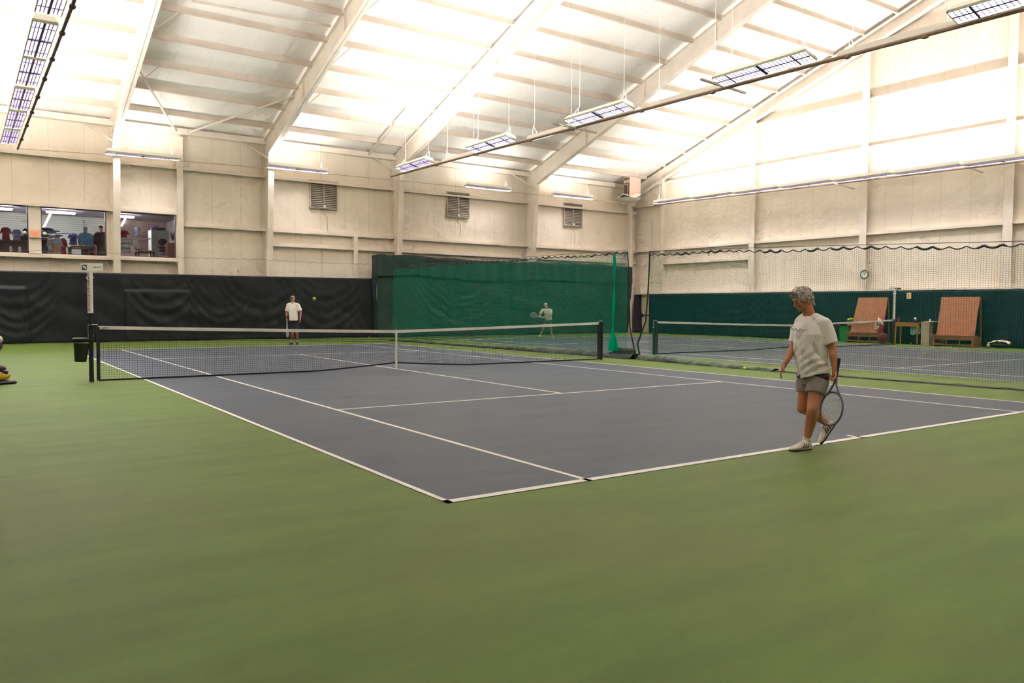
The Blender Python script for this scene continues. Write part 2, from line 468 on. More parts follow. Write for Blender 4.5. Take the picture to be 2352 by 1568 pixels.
# gable columns and girts
for i, (y, wd) in enumerate(((28.05, .2), (21.68, .34), (15.5, .34), (9.42, .34), (3.2, .34))):
    zt = roof_z(y) - .7
    struct(MB().box((30.78, y - wd / 2, 0), (30.81, y + wd / 2, zt)).box((30.80, y - .02, 0.001), (XR, y + .02, zt - .01)).build('column', M_steel), 'cream steel gable wall column')
def girt_r(y0, y1, z, h=.12, d=.24):
    struct(MB().box((XR - d, y0, z), (XR, y1, z + .03)).box((XR - d - .001, y0 + .001, z - .08), (XR - d + .02, y1 - .001, z + .031)).build('trim_2', M_steel))
gy = [YB, 28.05, 21.68, 15.5, 9.42, 3.2, YF]
for i in range(6):
    a, b = gy[i + 1] + .05, gy[i] - .05
    for z in (4.92, 7.6, 8.8, 10.95, 13.25):
        if z == 7.6 and i != 0: continue
        ye = (z - roof_z(YB)) / .341
        bb_ = min(b, 30.4 - (z + .75 - 8.95) / .341)
        if bb_ > a: girt_r(a, bb_, z)
    if i == 1: girt_r(a, b, 4.1)
# corner column
struct(MB().box((30.17, 30.1, 0), (30.41, 30.12, 8.6)).box((30.28, 30.11, 0.001), (30.31, 30.6, 8.59)).build('column', M_steel), 'cream steel corner column')
# ledge above the right curtain
struct(MB().box((30.66, YF, 2.30), (XR, 30.1, 2.37)).build('trim_2', M_steel), 'cream ledge over the teal curtain')
# exit door in the gable wall
M_door = mat('door_paint', (.72, .62, .50), .45, noise_amt=.1)
d1 = thing('door_1', 'cream exit door with dark push bar in the corner', 'door', (31.0, 29.42, 0)); d1['kind'] = 'structure'
MB().box((31.02, 28.98, 0.02), (31.08, 29.86, 2.08)).build('door_panel', M_door, d1, bevel=.005)
MB().box((30.98, 29.0, 1.0), (31.02, 29.84, 1.08)).box((30.96, 29.78, .93), (31.04, 29.85, 1.14)).build('push_bar', mat('dark_bar', (.03, .02, .02), .4), d1)
MB().box((31.0, 29.86, 0), (31.1, 29.94, 2.16)).box((31.0, 28.9, 0), (31.1, 28.98, 2.16)).box((31.0, 28.9, 2.09), (31.1, 29.94, 2.16)).build('door_frame', M_door, d1)

# roof bracing rods and flange braces
M_rod = mat('grey_rod', (.55, .48, .40), .5)
def brace(a, b, r=.03, mt=M_steel2, lab='cream steel wind brace under the roof'):
    struct(MB().tube([a, b], r, 8).build('roof_brace', mt), lab)
for (a, b) in (((322, 165), (405, 303)), ((418, 310), (700, 212)), ((440, 2), (760, 60))):
    brace(on_roof(*a, -.28), on_roof(*b, -.28), .045)
brace(on_roof(848, 355, -.3), on_roof(938, 252, -.3), .04)
for x in FX[1:]:
    for k in range(1, 9):
        y = py[k]; zb = 8.16 + .345 * (29.6 - y)
        if k % 2 == 0:
            brace((x + .1, y, zb), (x + .95, y, roof_z(y) - .22), .02, M_rod, 'thin flange brace between rafter and purlin')
    # knee braces
    brace((x - .1, 29.7, 7.9), (x - 1.1, 30.4, 8.65), .04)

# ------------------------------------------------------------------ light fixtures
M_hous = mat('fixture_housing', (.85, .83, .74), .4)
M_hous_edge = mat('fixture_edge', (.40, .42, .30), .4)
M_blade = mat('louvre_blade', (.035, .022, .055), .3)
M_lampface = emit_mat('lamp_tubes', (1.0, .97, 1.0), 13.0)
M_cable = mat('dark_track', (.075, .04, .05), .5)
M_track = mat('brown_track', (.30, .20, .15), .5)
M_wire = mat('hanger_wire', (.6, .56, .5), .5)
UP_W = 86.0
FL, FW = 2.68, .46
def make_fixture():
    t = thing('hanging_light', 'x', 'light fixture')
    b = MB()
    a, c = FW / 2, FL / 2
    # shallow white trough: rim plus sloping sides
    b.hexa([(-a, -c, 0), (a, -c, 0), (a, c, 0), (-a, c, 0), (-a * .7, -c + .06, .13), (a * .7, -c + .06, .13), (a * .7, c - .06, .13), (-a * .7, c - .06, .13)])
    b.build('housing', M_hous, t)
    p = MB().box((-a + .025, -c + .03, -.012), (a - .025, c - .03, -.004)).build('lamp_panel', M_lampface, t)
    r = MB()
    for x0 in (-a, a - .02): r.box((x0, -c, -.055), (x0 + .02, c, .0))
    for y0 in (-c, c - .02): r.box((-a, y0, -.055), (a, y0 + .02, .0))
    r.build('rim', M_hous_edge, t)
    l = MB()
    l.box((-.022, -c + .02, -.05), (.022, c - .02, -.014))
    for x in (-.145, -.08, .08, .145): l.box((x - .007, -c + .03, -.048), (x + .007, c - .03, -.02))
    n = 26
    for k in range(1, n):
        y = -c + FL * k / n
        w2 = .045 if k == n // 2 else (.022 if k in (4, n - 4) else .005)
        l.box((-a + .02, y - w2, -.05), (a - .02, y + w2, -.016))
    l.build('louvre', M_blade, t)
    for y in (-c * .8, c * .8):
        MB().tube([(-.12, y, .10), (0, y, .42), (.12, y, .10)], .006, 5).build('hanger', M_wire, t)
    ld = bpy.data.lights.new('uplight', 'AREA'); ld.shape = 'RECTANGLE'; ld.size = .3; ld.size_y = 2.4
    ld.energy = UP_W; ld.color = (1, .96, .91)
    lo = bpy.data.objects.new('uplight', ld); COL.objects.link(lo); lo.parent = t
    lo.matrix_basis = Matrix.Translation((0, 0, .16)) @ Matrix.Rotation(PI, 4, 'X')
    return t
fix0 = make_fixture(); used = [False]
def put_fix(x, y, z, tilt, rz, label, group, pw=1.0):
    M = Matrix.Translation((x, y, z)) @ Matrix.Rotation(rz, 4, 'Z') @ Matrix.Rotation(tilt, 4, 'Y')
    if not used[0]:
        fix0.matrix_basis = M; fix0['label'] = label; fix0['group'] = group or ''; used[0] = True; r = fix0
    else: r = dup(fix0, M, label, group, 'hanger_wire')
    if pw != 1.0:
        for c in bpy.data.objects:
            if c.parent is r and c.type == 'LIGHT': c.data = c.data.copy(); c.data.energy = UP_W * pw
    for q in (-1.0, 1.0):
        e = M @ Vector((0, q, .42))
        MB().tube([e, (e.x, e.y, roof_z(e.y) - .05)], .005, 4).build('hanger_wire', M_wire, r)
    return r
ords = ['nearest', 'second', 'third', 'fourth', 'fifth', 'sixth', 'seventh', 'eighth', 'ninth', 'tenth', 'eleventh']
g = 'lights over the near side of the blue court'
ycs = [8.54] + [11.5, 14.75, 17.6, 20.67, 23.65, 26.6]
for i, y in enumerate(ycs):
    lab = 'louvred light hung over the bucket side of the near court, %s from back wall' % ords[len(ycs) - 1 - i].replace('nearest', 'first')
    put_fix(-1.44, y, 7.12, 0, 0, lab, g)
g = 'lights along the divider net'
r3 = [(24.75, 1), (21.9, -1), (18.95, 1), (16.0, -1), (13.1, 1), (10.1, -1), (7.2, 1), (4.2, -1), (1.45, 1)]
for i, (y, sd) in enumerate(r3):
    z = 7.0 + (y - 1.4) * .0135
    lab = 'louvred light above divider net, tilted to %s court, %s from the back wall' % ('near' if sd > 0 else 'far', ords[i].replace('nearest', 'first'))
    put_fix(13.12 - .32 * sd, y, z + .10, math.radians(16) * sd, 0, lab, g, .85 if y > 5 else .6)
g = 'lights along the back wall'
for i, (x, z, nm) in enumerate(((3.15, 7.40, 'over the shop window post'), (9.45, 7.54, 'above the shutter vent near the flying ball'), (19.5, 7.63, 'above the middle shutter vent'), (25.1, 7.68, 'above the shutter vent close to the corner'))):
    put_fix(x, 29.3, z, 0, PI / 2, 'light along the back wall %s' % nm, g, .22)
g = 'lights along the gable wall'
for i in range(9):
    y = 25.5 - 2.76 * i
    put_fix(29.0, y, 7.36 - .017 * (27 - y), 0, 0, 'light in the row by the gable wall, %s from the back corner' % ords[i].replace('nearest', 'first'), g, .6)
for x, q in ((2.0, 'near the bag side'), (8.2, 'above the camera wall middle')):  # extra out-of-view fixtures added as fill to brighten the walking man
    put_fix(x, -5.2, 7.4, 0, PI / 2, 'unseen fill light added behind the camera %s' % q, 'unseen fill lights added behind the camera', .5)
# tracks
t = MB(); ptz = [(-1.09, y, 7.13) for y in (0, 6, 12, 18, 24, 29.2)]
t.tube(ptz, .035, 8)
for y in (12.2, 14.0, 16.15, 18.1, 20.2, 22.3, 24.4, 27): t.ell((-1.09, y, 7.1), (.07, .09, .06), n=1)
tag(t.build('light_rail', M_cable), 'dark power track beside the row of lights over the bucket post', 'track')
t = MB(); pts = [(13.15, y, 6.98 + (y - 1.4) * .0135) for y in (-3, 1.4, 8, 14, 20, 27.6)]
t.tube(pts, .045, 8)
for y in (3.5, 5.2, 9.0, 11.6, 14.7, 17.0, 20.4, 23.5): t.ell((13.15, y, 6.95 + (y - 1.4) * .0135), (.06, .1, .05), n=1)
tag(t.build('light_rail', M_track), 'brown power track between the two courts', 'track')
t = MB(); t.tube([(-1.09, 29.2, 7.15), (1.9, 29.25, 7.27), (8.1, 29.25, 7.4), (13.7, 29.25, 7.47), (21, 29.25, 7.5), (29.8, 29.25, 7.55)], .018, 6)
tag(t.build('power_cable', M_rod), 'thin grey power cable along the back wall lights', 'cable')
t = MB(); t.tube([(29.3, 27.2, 7.26), (29.3, 14, 7.03), (29.3, -1, 6.80)], .03, 6)
for y in (26, 22, 18, 14, 10, 6): t.ell((29.3, y, 6.98 + .017 * (y - 10)), (.06, .12, .05), n=1)
tag(t.build('light_rail', M_track), 'brown power track by the gable wall', 'track')
for (a, b, z) in ((12.3, 14.0, 7.12), ):
    for y in (8.65, 14.55):
        o = MB().bar((a, y, z + .05), (b, y, z - .02), .05).build('cross_arm', M_rod)
        tag(o, 'short grey steel arm crossing the divider light rail %s' % ('over the walking man' if y < 12 else 'over the net strap'), 'bracket', 'steel arms on the light tracks')
for y in (15.84, 10.32):
    o = MB().bar((29.0, y, 7.05), (30.6, y, 6.95), .05).build('cross_arm', M_rod)
    tag(o, 'short grey steel arm from gable column to light row %s the clock' % ('above' if y > 12 else 'past'), 'bracket', 'steel arms on the light tracks')

# ------------------------------------------------------------------ curtains
def swag(u, z, folds):
    d = 0
    for (x0, x1, ztop, sag, lam, amp) in folds:
        if x0 < u < x1:
            t = (u - x0) / (x1 - x0); zc = ztop - sag * 4 * t * (1 - t)
            wgt = math.sin(PI * t) ** .5
            s = (z - zc) + .16 * noise.noise(Vector((u * .9, z * .8, x0))) + .05 * noise.noise(Vector((u * 2.7, z * 2.1, x0)))
            d += .5 * amp * wgt * math.sin(2 * PI * s / lam) * math.exp(-(s / (sag * .6 + .25)) ** 2)
    return d
def sheet(x0, x1, z0, z1f, pos, amp, folds, nu, nv, vf=1.3, seed=0):
    b = MB()
    def fn(a, c):
        u = x0 + (x1 - x0) * a; z = z0 + (z1f(u) - z0) * c
        q = noise.noise(Vector((u * vf, seed, z * .25))) * amp + noise.noise(Vector((u * .6 + z * .9, seed + 5, z * 1.2))) * amp * .7
        q += noise.noise(Vector((u * 3.1 + z * 1.7, seed + 9, z * 2.2))) * amp * .25
        q *= (.35 + .65 * (1 - c))
        return pos(u, q + swag(u, z, folds), z)
    b.grid(fn, nu, nv)
    return b
# navy curtain under the shop windows
fo = [(-2.6, .3, 2.35, 1.4, .45, .05), (2.6, 5.2, 2.2, 1.1, .5, .06), (4.6, 8.0, 2.5, 1.9, .45, .035), (6, 10, 2.5, 1.6, .5, .03), (8.7, 13, 2.6, 1.8, .5, .035)]
def pos_b(u, q, z):
    bulge = .10 if (2.5 < u < 4.9 and z < 2.05) else (.16 if (-3.0 < u < -.9 and z < 2.1) else 0)
    return (u, 29.78 - q * .6 - bulge, z)
o = sheet(XL + .1, 13.2, .02, lambda u: 2.72 + .006 * u, pos_b, .13, fo, 420, 46, 1.5, 1).build('backdrop_curtain', M_curt_navy, smooth=True, solid=.01)
tag(o, 'dark navy vinyl curtain hanging below the shop windows', 'curtain')
# tall curtain behind the far court
fo = [(15, 21, 3.15, 2.2, .42, .06), (16, 20.4, 3.0, 1.9, .36, .05), (19.5, 24, 2.9, .9, .35, .02), (26, 29.9, 2.8, 1.9, .45, .05)]
def topz(u): return 3.87 + .05 * math.sin(u * .55) + .02 * math.sin(u * 2.6)
tc_ = thing('backdrop_curtain', 'tall grey-green vinyl curtain behind the far court', 'curtain', (13.3, 29.4, 0))
sheet(13.3, 29.72, .02, lambda u: topz(u) - .85, lambda u, q, z: (u - max(0, u - 28.2) / 1.52 * .32 * (1 - min(1, z / 2.9)), 29.42 - q, z), .13, fo, 420, 46, 1.1, 3).build('lower_sheet', M_curt_grey, tc_, smooth=True, solid=.01)
def band(a, c):
    u = 13.3 + 16.42 * a; zb = topz(u) - 1.0 + .05 * math.sin(u * .9); z = zb + (topz(u) - zb) * c
    return (u, 29.33 - noise.noise(Vector((u * 2.2, 7, z * .4))) * .10 - .02 * math.sin(u * 9), z)
MB().grid(band, 400, 12).build('top_band', M_curt_grey, tc_, smooth=True, solid=.01)
MB().grid(lambda a, c: (13.3 + .03 * math.sin(9 * c), 29.42 - 1.0 * 0 + .6 * a, .02 + (topz(13.3) - .02) * c), 6, 10).build('end_flap', M_curt_grey, tc_, smooth=True, solid=.01)
MB().tube([(13.25, 29.35, topz(13.3) + .01)] + [(13.3 + .4 * k, 29.35, topz(13.3 + .4 * k) + .02) for k in range(42)], .018, 6).build('cable', M_black, tc_)
# corner curtain and right wall curtain
o = sheet(30.52, 30.98, .02, lambda u: 2.28, lambda u, q, z: (u, 30.05 - (u - 30.5) * .35 - q - .12 * math.sin(max(0, 1.4 - z)) * (u - 30.5) * 2, z), .05, [], 20, 20).build('backdrop_curtain', cloth_mat('dark_purple_vinyl', (.020, .016, .034), .45), smooth=True, solid=.01)
tag(o, 'narrow dark purple curtain gathered beside the corner exit door', 'curtain')
fo = [(20, 26, 2.2, 1.6, .45, .04), (17, 22.5, 2.2, 1.7, .4, .04), (4, 10, 2.2, 1.2, .5, .04)]
o = sheet(YF + .6, 28.9, .02, lambda u: 2.27, lambda u, q, z: (30.66 - q * .5, u, z), .10, fo, 460, 36, 1.6, 11).build('backdrop_curtain', M_curt_right, smooth=True, solid=.01)
tag(o, 'long dark teal curtain along the gable wall', 'curtain')
o = sheet(YF + .6, 29.4, .02, lambda u: 2.7, lambda u, q, z: (XL + .35 + q, u, z), .1, [], 200, 16, 1.6, 21).build('backdrop_curtain', M_curt_navy, smooth=True)  # out of view; dark sheet added to reduce light on the near floor
tag(o, 'unseen dark navy curtain added along the side wall to cut light', 'curtain')
o = sheet(XL + .2, 30.2, .02, lambda u: 2.7, lambda u, q, z: (u, YF + .35 + q, z), .1, [], 200, 16, 1.6, 22).build('backdrop_curtain', M_curt_navy, smooth=True)  # added behind the camera, unseen, so the dark wall returns less light
tag(o, 'unseen dark navy curtain added behind the camera to cut light', 'curtain')

# ------------------------------------------------------------------ divider net between the courts
def net_section(y0, y1, xf, zt, dens, lab, matn, endbunch):
    t = thing('divider_net', lab, 'net', (xf(y0), y0, 0))
    n = 160; ys = [y0 + (y1 - y0) * k / n for k in range(n + 1)]
    U = [0]
    for a, b in zip(ys, ys[1:]): U.append(U[-1] + abs(b - a) * dens((a + b) / 2))
    def top(y): return zt(y) - .055 * abs(math.sin(PI * y / .31)) - .02 * math.sin(y * 3.1)
    def fn(a, c):
        k = int(round(a * n)); y = ys[k]; z = .12 + (top(y) - .12) * c
        return (xf(y) + .05 * noise.noise(Vector((y * .8, 3, z * .5))) + .03 * math.sin(y * 2.3) * (1 - c), y, z)
    MB().grid(fn, n, 8, lambda a, c: (U[int(round(a * n))], c * 2.95)).build('netting', matn, t)
    # scalloped top edge
    pts = []; m_ = int(abs(y1 - y0) / .0388)
    for k in range(m_ + 1):
        y = y0 + (y1 - y0) * k / m_
        pts.append((xf(y), y, zt(y) - .055 * abs(math.sin(PI * y / .31)) + .02 * math.sin(y * 1.7)))
    rr = [.012 + .012 * (noise.noise(Vector((p[1] * 1.7, 0, 0))) > .05) for p in pts]
    MB().tube(pts, rr, 6).build('top_edge', M_black, t)
    cb = MB(); cb.tube([(xf(y), y, zt(y) + .05) for y in (y0 + (y1 - y0) * k / 20 for k in range(21))], .006, 5).build('cable', M_net, t)
    return t
M_divA = net_mat('green_netting_gathered', (.01, .27, .19), .048, .0078)
M_divB = net_mat('green_netting', (.01, .19, .13), .048, .0042)
xfA = lambda y: 12.95 - .02 * (y - 12) if y > 12 else 13.0
xfA = lambda y: 13.0 - .045 * (y - 11.9)
ztA = lambda y: 3.10 + .004 * (y - 12) ** 1.0 - .0
xfB = lambda y: 13.0 - .25 * math.sin(PI * min(1, max(0, (11.0 - y) / 9))) + (0 if y > 2 else .1 * (2 - y) * .5)
zt_B = lambda y: 2.68 + .035 * (y - 1.4)
tA = net_section(25.9, 11.95, xfA, ztA, lambda y: 1.35, 'dark green divider net drawn from the back curtain to the net post', M_divA, True)
tB = net_section(11.05, -6.0, xfB, zt_B, lambda y: 1 + .9 * max(0, (y - 6) / 5), 'dark green divider net running behind the walking man', M_divB, False)
# dark hanging end cords
MB().tube([(13.0, 11.95, 3.1), (13.03, 11.9, 2.0), (12.98, 11.8, .9), (13.0, 11.55, .03)], [.014, .016, .02, .024], 6).build('end_cord', M_curt_navy, tA)
MB().tube([(13.0, 11.05, 3.05), (13.0, 11.1, 2.0), (13.0, 11.18, 1.1), (13.0, 11.5, .45), (13.0, 11.38, .02)], [.022, .022, .022, .026, .03], 6).build('end_cord', mat('dark_green_cord', (.01, .05, .03), .6), tB)
# gathered bunch of net at the near end of the back section
M_bunch = net_mat('bright_green_gathered_net', (.0, .42, .24), .02, .0125)
def bunch(a, c):
    z = .2 + 2.85 * c
    r = .03 + .10 * math.exp(-((z - .2) / .45) ** 2) + .015 * math.sin(z * 5)
    an = 2 * PI * a
    return (12.9 + math.cos(an) * r, 12.42 + .02 * math.sin(z * 2) + math.sin(an) * r * (1 + .2 * math.sin(5 * an)), z)
MB().grid(bunch, 24, 30, lambda a, c: (a * .8, c * 3)).build('gathered_fold', M_bunch, tA)
# skirt lying on the floor
M_skirt = mat('dark_green_skirt', (.012, .035, .025), .5, noise_amt=.6, noise_scale=3, color2=(.002, .006, .006), bump=.5, bump_scale=8)
M_skirt2 = mat('grey_green_skirt', (.09, .15, .09), .5, noise_amt=.8, noise_scale=2.2, color2=(.004, .008, .007), bump=.5, bump_scale=8)
def skirt(y0, y1, xf, hf, wf, mt, par, seed):
    def fn(a, c):
        y = y0 + (y1 - y0) * a
        h = .6 * hf(y) * (1 + .35 * noise.noise(Vector((y * 2.1, seed, 0))))
        wd = wf(y) * (1 + .6 * noise.noise(Vector((y * 1.7, seed + 3, 0))))
        an = PI * c
        return (xf(y) + .5 * wd * math.cos(an) + .04 * noise.noise(Vector((y * 5, c * 4, seed))), y, .006 + h * math.sin(an) * (1 + .3 * noise.noise(Vector((y * 6, c * 3, seed + 1)))))
    MB().grid(fn, 260, 10).build('skirt', mt, par, smooth=True)
skirt(25.9, 11.55, xfA, lambda y: .10 + .17 * max(0, (20 - y) / 8) ** 1 if y < 20 else .10, lambda y: .3 + .2 * (y < 16), M_skirt, tA, 1)
MB().grid(lambda a, c: (12.93 + .05 * math.sin(8 * a), 12.45 - .9 * a, .01 + .30 * c), 12, 4).build('skirt_end', mat('pale_dark_skirt', (.02, .05, .035), .5), tA, smooth=True, solid=.01)
skirt(11.4, 6.6, xfB, lambda y: .10 + .13 * max(0, (y - 7) / 4), lambda y: .25 + .12 * max(0, (y - 7) / 4), M_skirt2, tB, 7)
skirt(6.8, -6.0, xfB, lambda y: .045, lambda y: .16, M_skirt, tB, 9)

# slack rope in front of the back wall
pts = []; x = -6.0
while x < 13.3:
    pts.append((x, 29.8, 3.50 + .02 * math.sin(x) - .04 * abs(math.sin(PI * x / .45)) + (.0 if x > 2 else .02))); x += .0563
tag(MB().tube(pts, .0065, 5).build('scalloped_rope', mat('dull_rope', (.20, .17, .14), .8)), 'thin slack scalloped rope strung before the back wall', 'rope')

# ------------------------------------------------------------------ tennis nets
def tennis_net(x0, x1, y, hp, hc, lab, near=True):
    t = thing('tennis_net', lab, 'tennis net', ((x0 + x1) / 2, y, 0))
    xc = (x0 + x1) / 2
    def top(x):
        k = abs(x - xc) / (x1 - xc)
        return hc + (hp - hc) * k ** 1.15
    def bot(x):
        k = abs(x - xc) / (x1 - xc)
        return .02 + .12 * max(0, 1 - k * 3.2) ** 1.2 if near else .02 + .05 * max(0, 1 - k * 3)
    def yo(x): 
        k = abs(x - xc) / (x1 - xc)
        return -.03 * math.sin(PI * k)
    a0, a1 = x0 + .12, x1 - .10
    b = MB(); n = int((a1 - a0) / .0455); th = .0036
    for k in range(n + 1):
        x = a0 + (a1 - a0) * k / n
        zt, zb = top(x) - .05, bot(x)
        vs = [b.bm.verts.new(q) for q in ((x - th / 2, y + yo(x), zb), (x + th / 2, y + yo(x), zb), (x + th / 2, y, zt), (x - th / 2, y, zt))]
        b.bm.faces.new(vs)
    rows = 22
    for j in range(rows + 1):
        f = j / rows
        st = 40; prev = None
        for k in range(st + 1):
            x = a0 + (a1 - a0) * k / st; zt, zb = top(x) - .06, bot(x) + .02
            z = zb + (zt - zb) * f; yy = y + yo(x) * (1 - f)
            cur = (b.bm.verts.new((x, yy, z - th / 2)), b.bm.verts.new((x, yy, z + th / 2)))
            if prev: b.bm.faces.new((prev[0], cur[0], cur[1], prev[1]))
            prev = cur
    # doubled mesh near the top
    for j in range(5):
        st = 40; prev = None
        for k in range(st + 1):
            x = a0 + (a1 - a0) * k / st; z = top(x) - .085 - j * .045
            cur = (b.bm.verts.new((x, y + .004, z - th)), b.bm.verts.new((x, y + .004, z + th)))
            if prev: b.bm.faces.new((prev[0], cur[0], cur[1], prev[1]))
            prev = cur
    b.build('mesh', M_net, t, normals=False)
    bt = MB(); st = 48
    def strip(f0, f1, thk, name, mm):
        q = MB(); N_ = 48
        for k in range(N_):
            xa = a0 + (a1 - a0) * k / N_; xb = a0 + (a1 - a0) * (k + 1) / N_
            q.hexa([(xa, y - thk, f0(xa)), (xb, y - thk, f0(xb)), (xb, y + thk, f0(xb)), (xa, y + thk, f0(xa)),
                    (xa, y - thk, f1(xa)), (xb, y - thk, f1(xb)), (xb, y + thk, f1(xb)), (xa, y + thk, f1(xa))])
        bmesh.ops.remove_doubles(q.bm, verts=q.bm.verts, dist=1e-5)
        return q.build(name, mm, t)
    strip(lambda x: top(x) - .065, top, .012, 'headband', M_white)
    strip(lambda x: bot(x) - .012, lambda x: bot(x) + .02, .01, 'bottom_band', M_net)
    MB().box((xc - .025, y - .022, .0), (xc + .025, y - .012, top(xc) - .0)).box((xc - .025, y - .022, top(xc) - .01), (xc + .025, y + .022, top(xc) + .004)).build('centre_strap', M_white, t)
    MB().box((a0 - .03, y - .012, .02), (a0 + .03, y + .012, hp - .02)).build('side_band', M_net, t)
    MB().box((a1 - .03, y - .012, .02), (a1 + .03, y + .012, hp - .02)).build('side_band', M_net, t)
    for xx, sg in ((x0, 1), (x1, -1)):
        MB().box((xx - .038, y - .038, 0), (xx + .038, y + .038, hp + .01)).build('post', M_post, t, bevel=.008)
        MB().tube([(xx - .045 * sg, y, hp - .17), (xx - .045 * sg, y, hp), (xx - .02 * sg, y, hp + .03), (xx + .12 * sg, y, hp + .02)], .008, 6).build('post_cable', M_chrome, t)
        MB().lathe((xx, y, hp - .19), [(.03, -.02), (.05, -.02), (.05, .02), (.03, .02)], 12, Matrix.Rotation(PI / 2, 3, 'X')).build('crank', M_chrome if sg > 0 else M_post, t)
    return t
netA = tennis_net(-.914, 11.95, 11.885, 1.07, .914, 'black tennis net of the near court with the white centre strap')
netB = tennis_net(15.12, 29.05, 12.95, 1.06, .90, 'black tennis net of the far court seen through the divider', False)
# small dark logo scribble on the near net band
q = MB(); L0 = on_y(233, 752, 11.868)
q.tube([L0 + Vector((.0, -.006, -.012)) + Vector((.016 * k, 0, .010 * (k % 2) + .003 * math.sin(k * 2))) for k in range(8)], .0055, 5)
q.build('headband_logo', M_black, netA)

# score post signs
def score_post(px, py_, z0, zp, ztop, rz, lab, dark_right):
    t = thing('score_post', lab, 'sign', (px, py_, z0), rz)
    def T(x, y, z): return Vector((px, py_, 0)) + Matrix.Rotation(rz, 3, 'Z') @ Vector((x, y, z))
    R = Matrix.Rotation(rz, 4, 'Z')
    MB().tube([T(0, 0, z0 + .01), T(0, 0, zp)], .017, 8).build('pole', M_post, t)
    o = MB().box((-.045, -.02, zp), (.045, .02, ztop - .12)); o.bm.transform(Matrix.Translation((px, py_, 0)) @ R)
    o.build('number_column', M_whiteplastic, t, bevel=.004)
    o = MB().box((-.16 if not dark_right else -.21, -.008, ztop - .14), (.24, .008, ztop)); o.bm.transform(Matrix.Translation((px, py_, 0)) @ R)
    o.build('header_board', M_whiteplastic, t, bevel=.006)
    Mr = R @ Matrix.Rotation(PI / 2, 4, 'X')
    n = 11; H = (ztop - .2) - zp
    Mt = mat('score_red', (.30, .03, .04), .5) if not dark_right else mat('score_black', (.03, .03, .03), .5)
    for k in range(n):
        z = zp + .04 + H * (k + .3) / n
        p = T(-.018, -.024, z)
        text('01234567890'[k], .085, Mt, t, Matrix.Translation(p) @ Mr, 'number')
    if not dark_right:
        o = MB().box((-.135, -.012, ztop - .12), (-.05, -.008, ztop - .02)); o.bm.transform(Matrix.Translation((px, py_, 0)) @ R); lg = o.build('logo', mat('logo_dark_green', (.02, .06, .045), .5), t)
        o = MB().ell((-.10, -.014, ztop - .06), (.018, .003, .022), n=2).box((-.085, -.016, ztop - .11), (-.06, -.012, ztop - .05)); o.bm.transform(Matrix.Translation((px, py_, 0)) @ R); o.build('logo_figure', M_whiteplastic, t)
        for k in range(7):
            o = MB().box((.06 + k * .022, -.012, ztop - .075), (.074 + k * .022, -.008, ztop - .055 + .004 * (k % 3))); o.bm.transform(Matrix.Translation((px, py_, 0)) @ R); o.build('header_lettering', mat('faint_grey', (.45, .38, .33), .5) if k == 0 else bpy.data.materials['faint_grey'], t)
    else:
        for k in range(7):
            if k == 1: continue
            o = MB().box((.02 + k * .034, -.013, ztop - .105 + (.01 if k == 0 else 0)), (.05 + k * .034, -.008, ztop - .055 + .006 * (k % 2))); o.bm.transform(Matrix.Translation((px, py_, 0)) @ R); o.build('header_lettering', M_black, t)
    for s_ in (-1, 1):
        MB().ell(T(.055 * s_, 0, ztop - .27), (.012, .02, .03), n=1).build('clip', M_whiteplastic, t)
    return t
score_post(-.914, 11.885, 1.08, 1.31, 2.25, math.radians(-30), 'white tennis score post with red digits on the bucket side net post', False)
score_post(29.05, 12.95, 1.07, .98, 2.42, math.radians(-58), 'white score post with black digits on the far court net post', True)

# bucket hung on the near net post
bk = thing('waste_bucket', 'black plastic bucket hooked on the near net post', 'bucket', (-1.12, 11.86, .37))
MB().lathe((-1.10, 11.86, .39), [(.095, 0), (.10, .01), (.135, .33), (.145, .34), (.145, .355), (.12, .355), (.09, .05)], 20, Matrix.Rotation(math.radians(4), 3, 'Y')).build('bucket_body', M_black, bk, smooth=True)
MB().lathe((-1.09, 11.86, .80), [(.15, 0), (.155, .03), (.13, .045), (.02, .05)], 20).build('lid', M_black, bk)
MB().bar((-1.0, 11.86, .78), (-.93, 11.86, .83), .03).build('bracket', M_post, bk)

# ------------------------------------------------------------------ balls
def ball(p, r, lab, nm='tennis_ball', mt=None):
    o = MB().ell((0, 0, 0), r, n=3).build(nm, mt or M_ball, smooth=True); o.matrix_basis = Matrix.Translation(p)
    tag(o, lab, 'ball', 'tennis balls around the hall'); return o
R_B = .034
def gball(u, v, lab, r=R_B): 
    p = on_z(u, v, r); ball(p, r, lab)
gball(605, 776, 'yellow ball by the navy curtain, left of the cap wearing player')
gball(848, 774.5, 'yellow ball at the end of the navy curtain')
gball(1352, 787, 'yellow ball on the far court behind the near net post')
gball(1710, 845, 'yellow ball on the green floor close to the divider net', .036)
gball(2125, 812, 'yellow ball on the far court before the small table')
gball(2092, 788, 'pale ball on the floor under the small orange table')
ball(at_depth(722, 686, 15.5), .034, 'yellow ball in flight before the navy curtain')

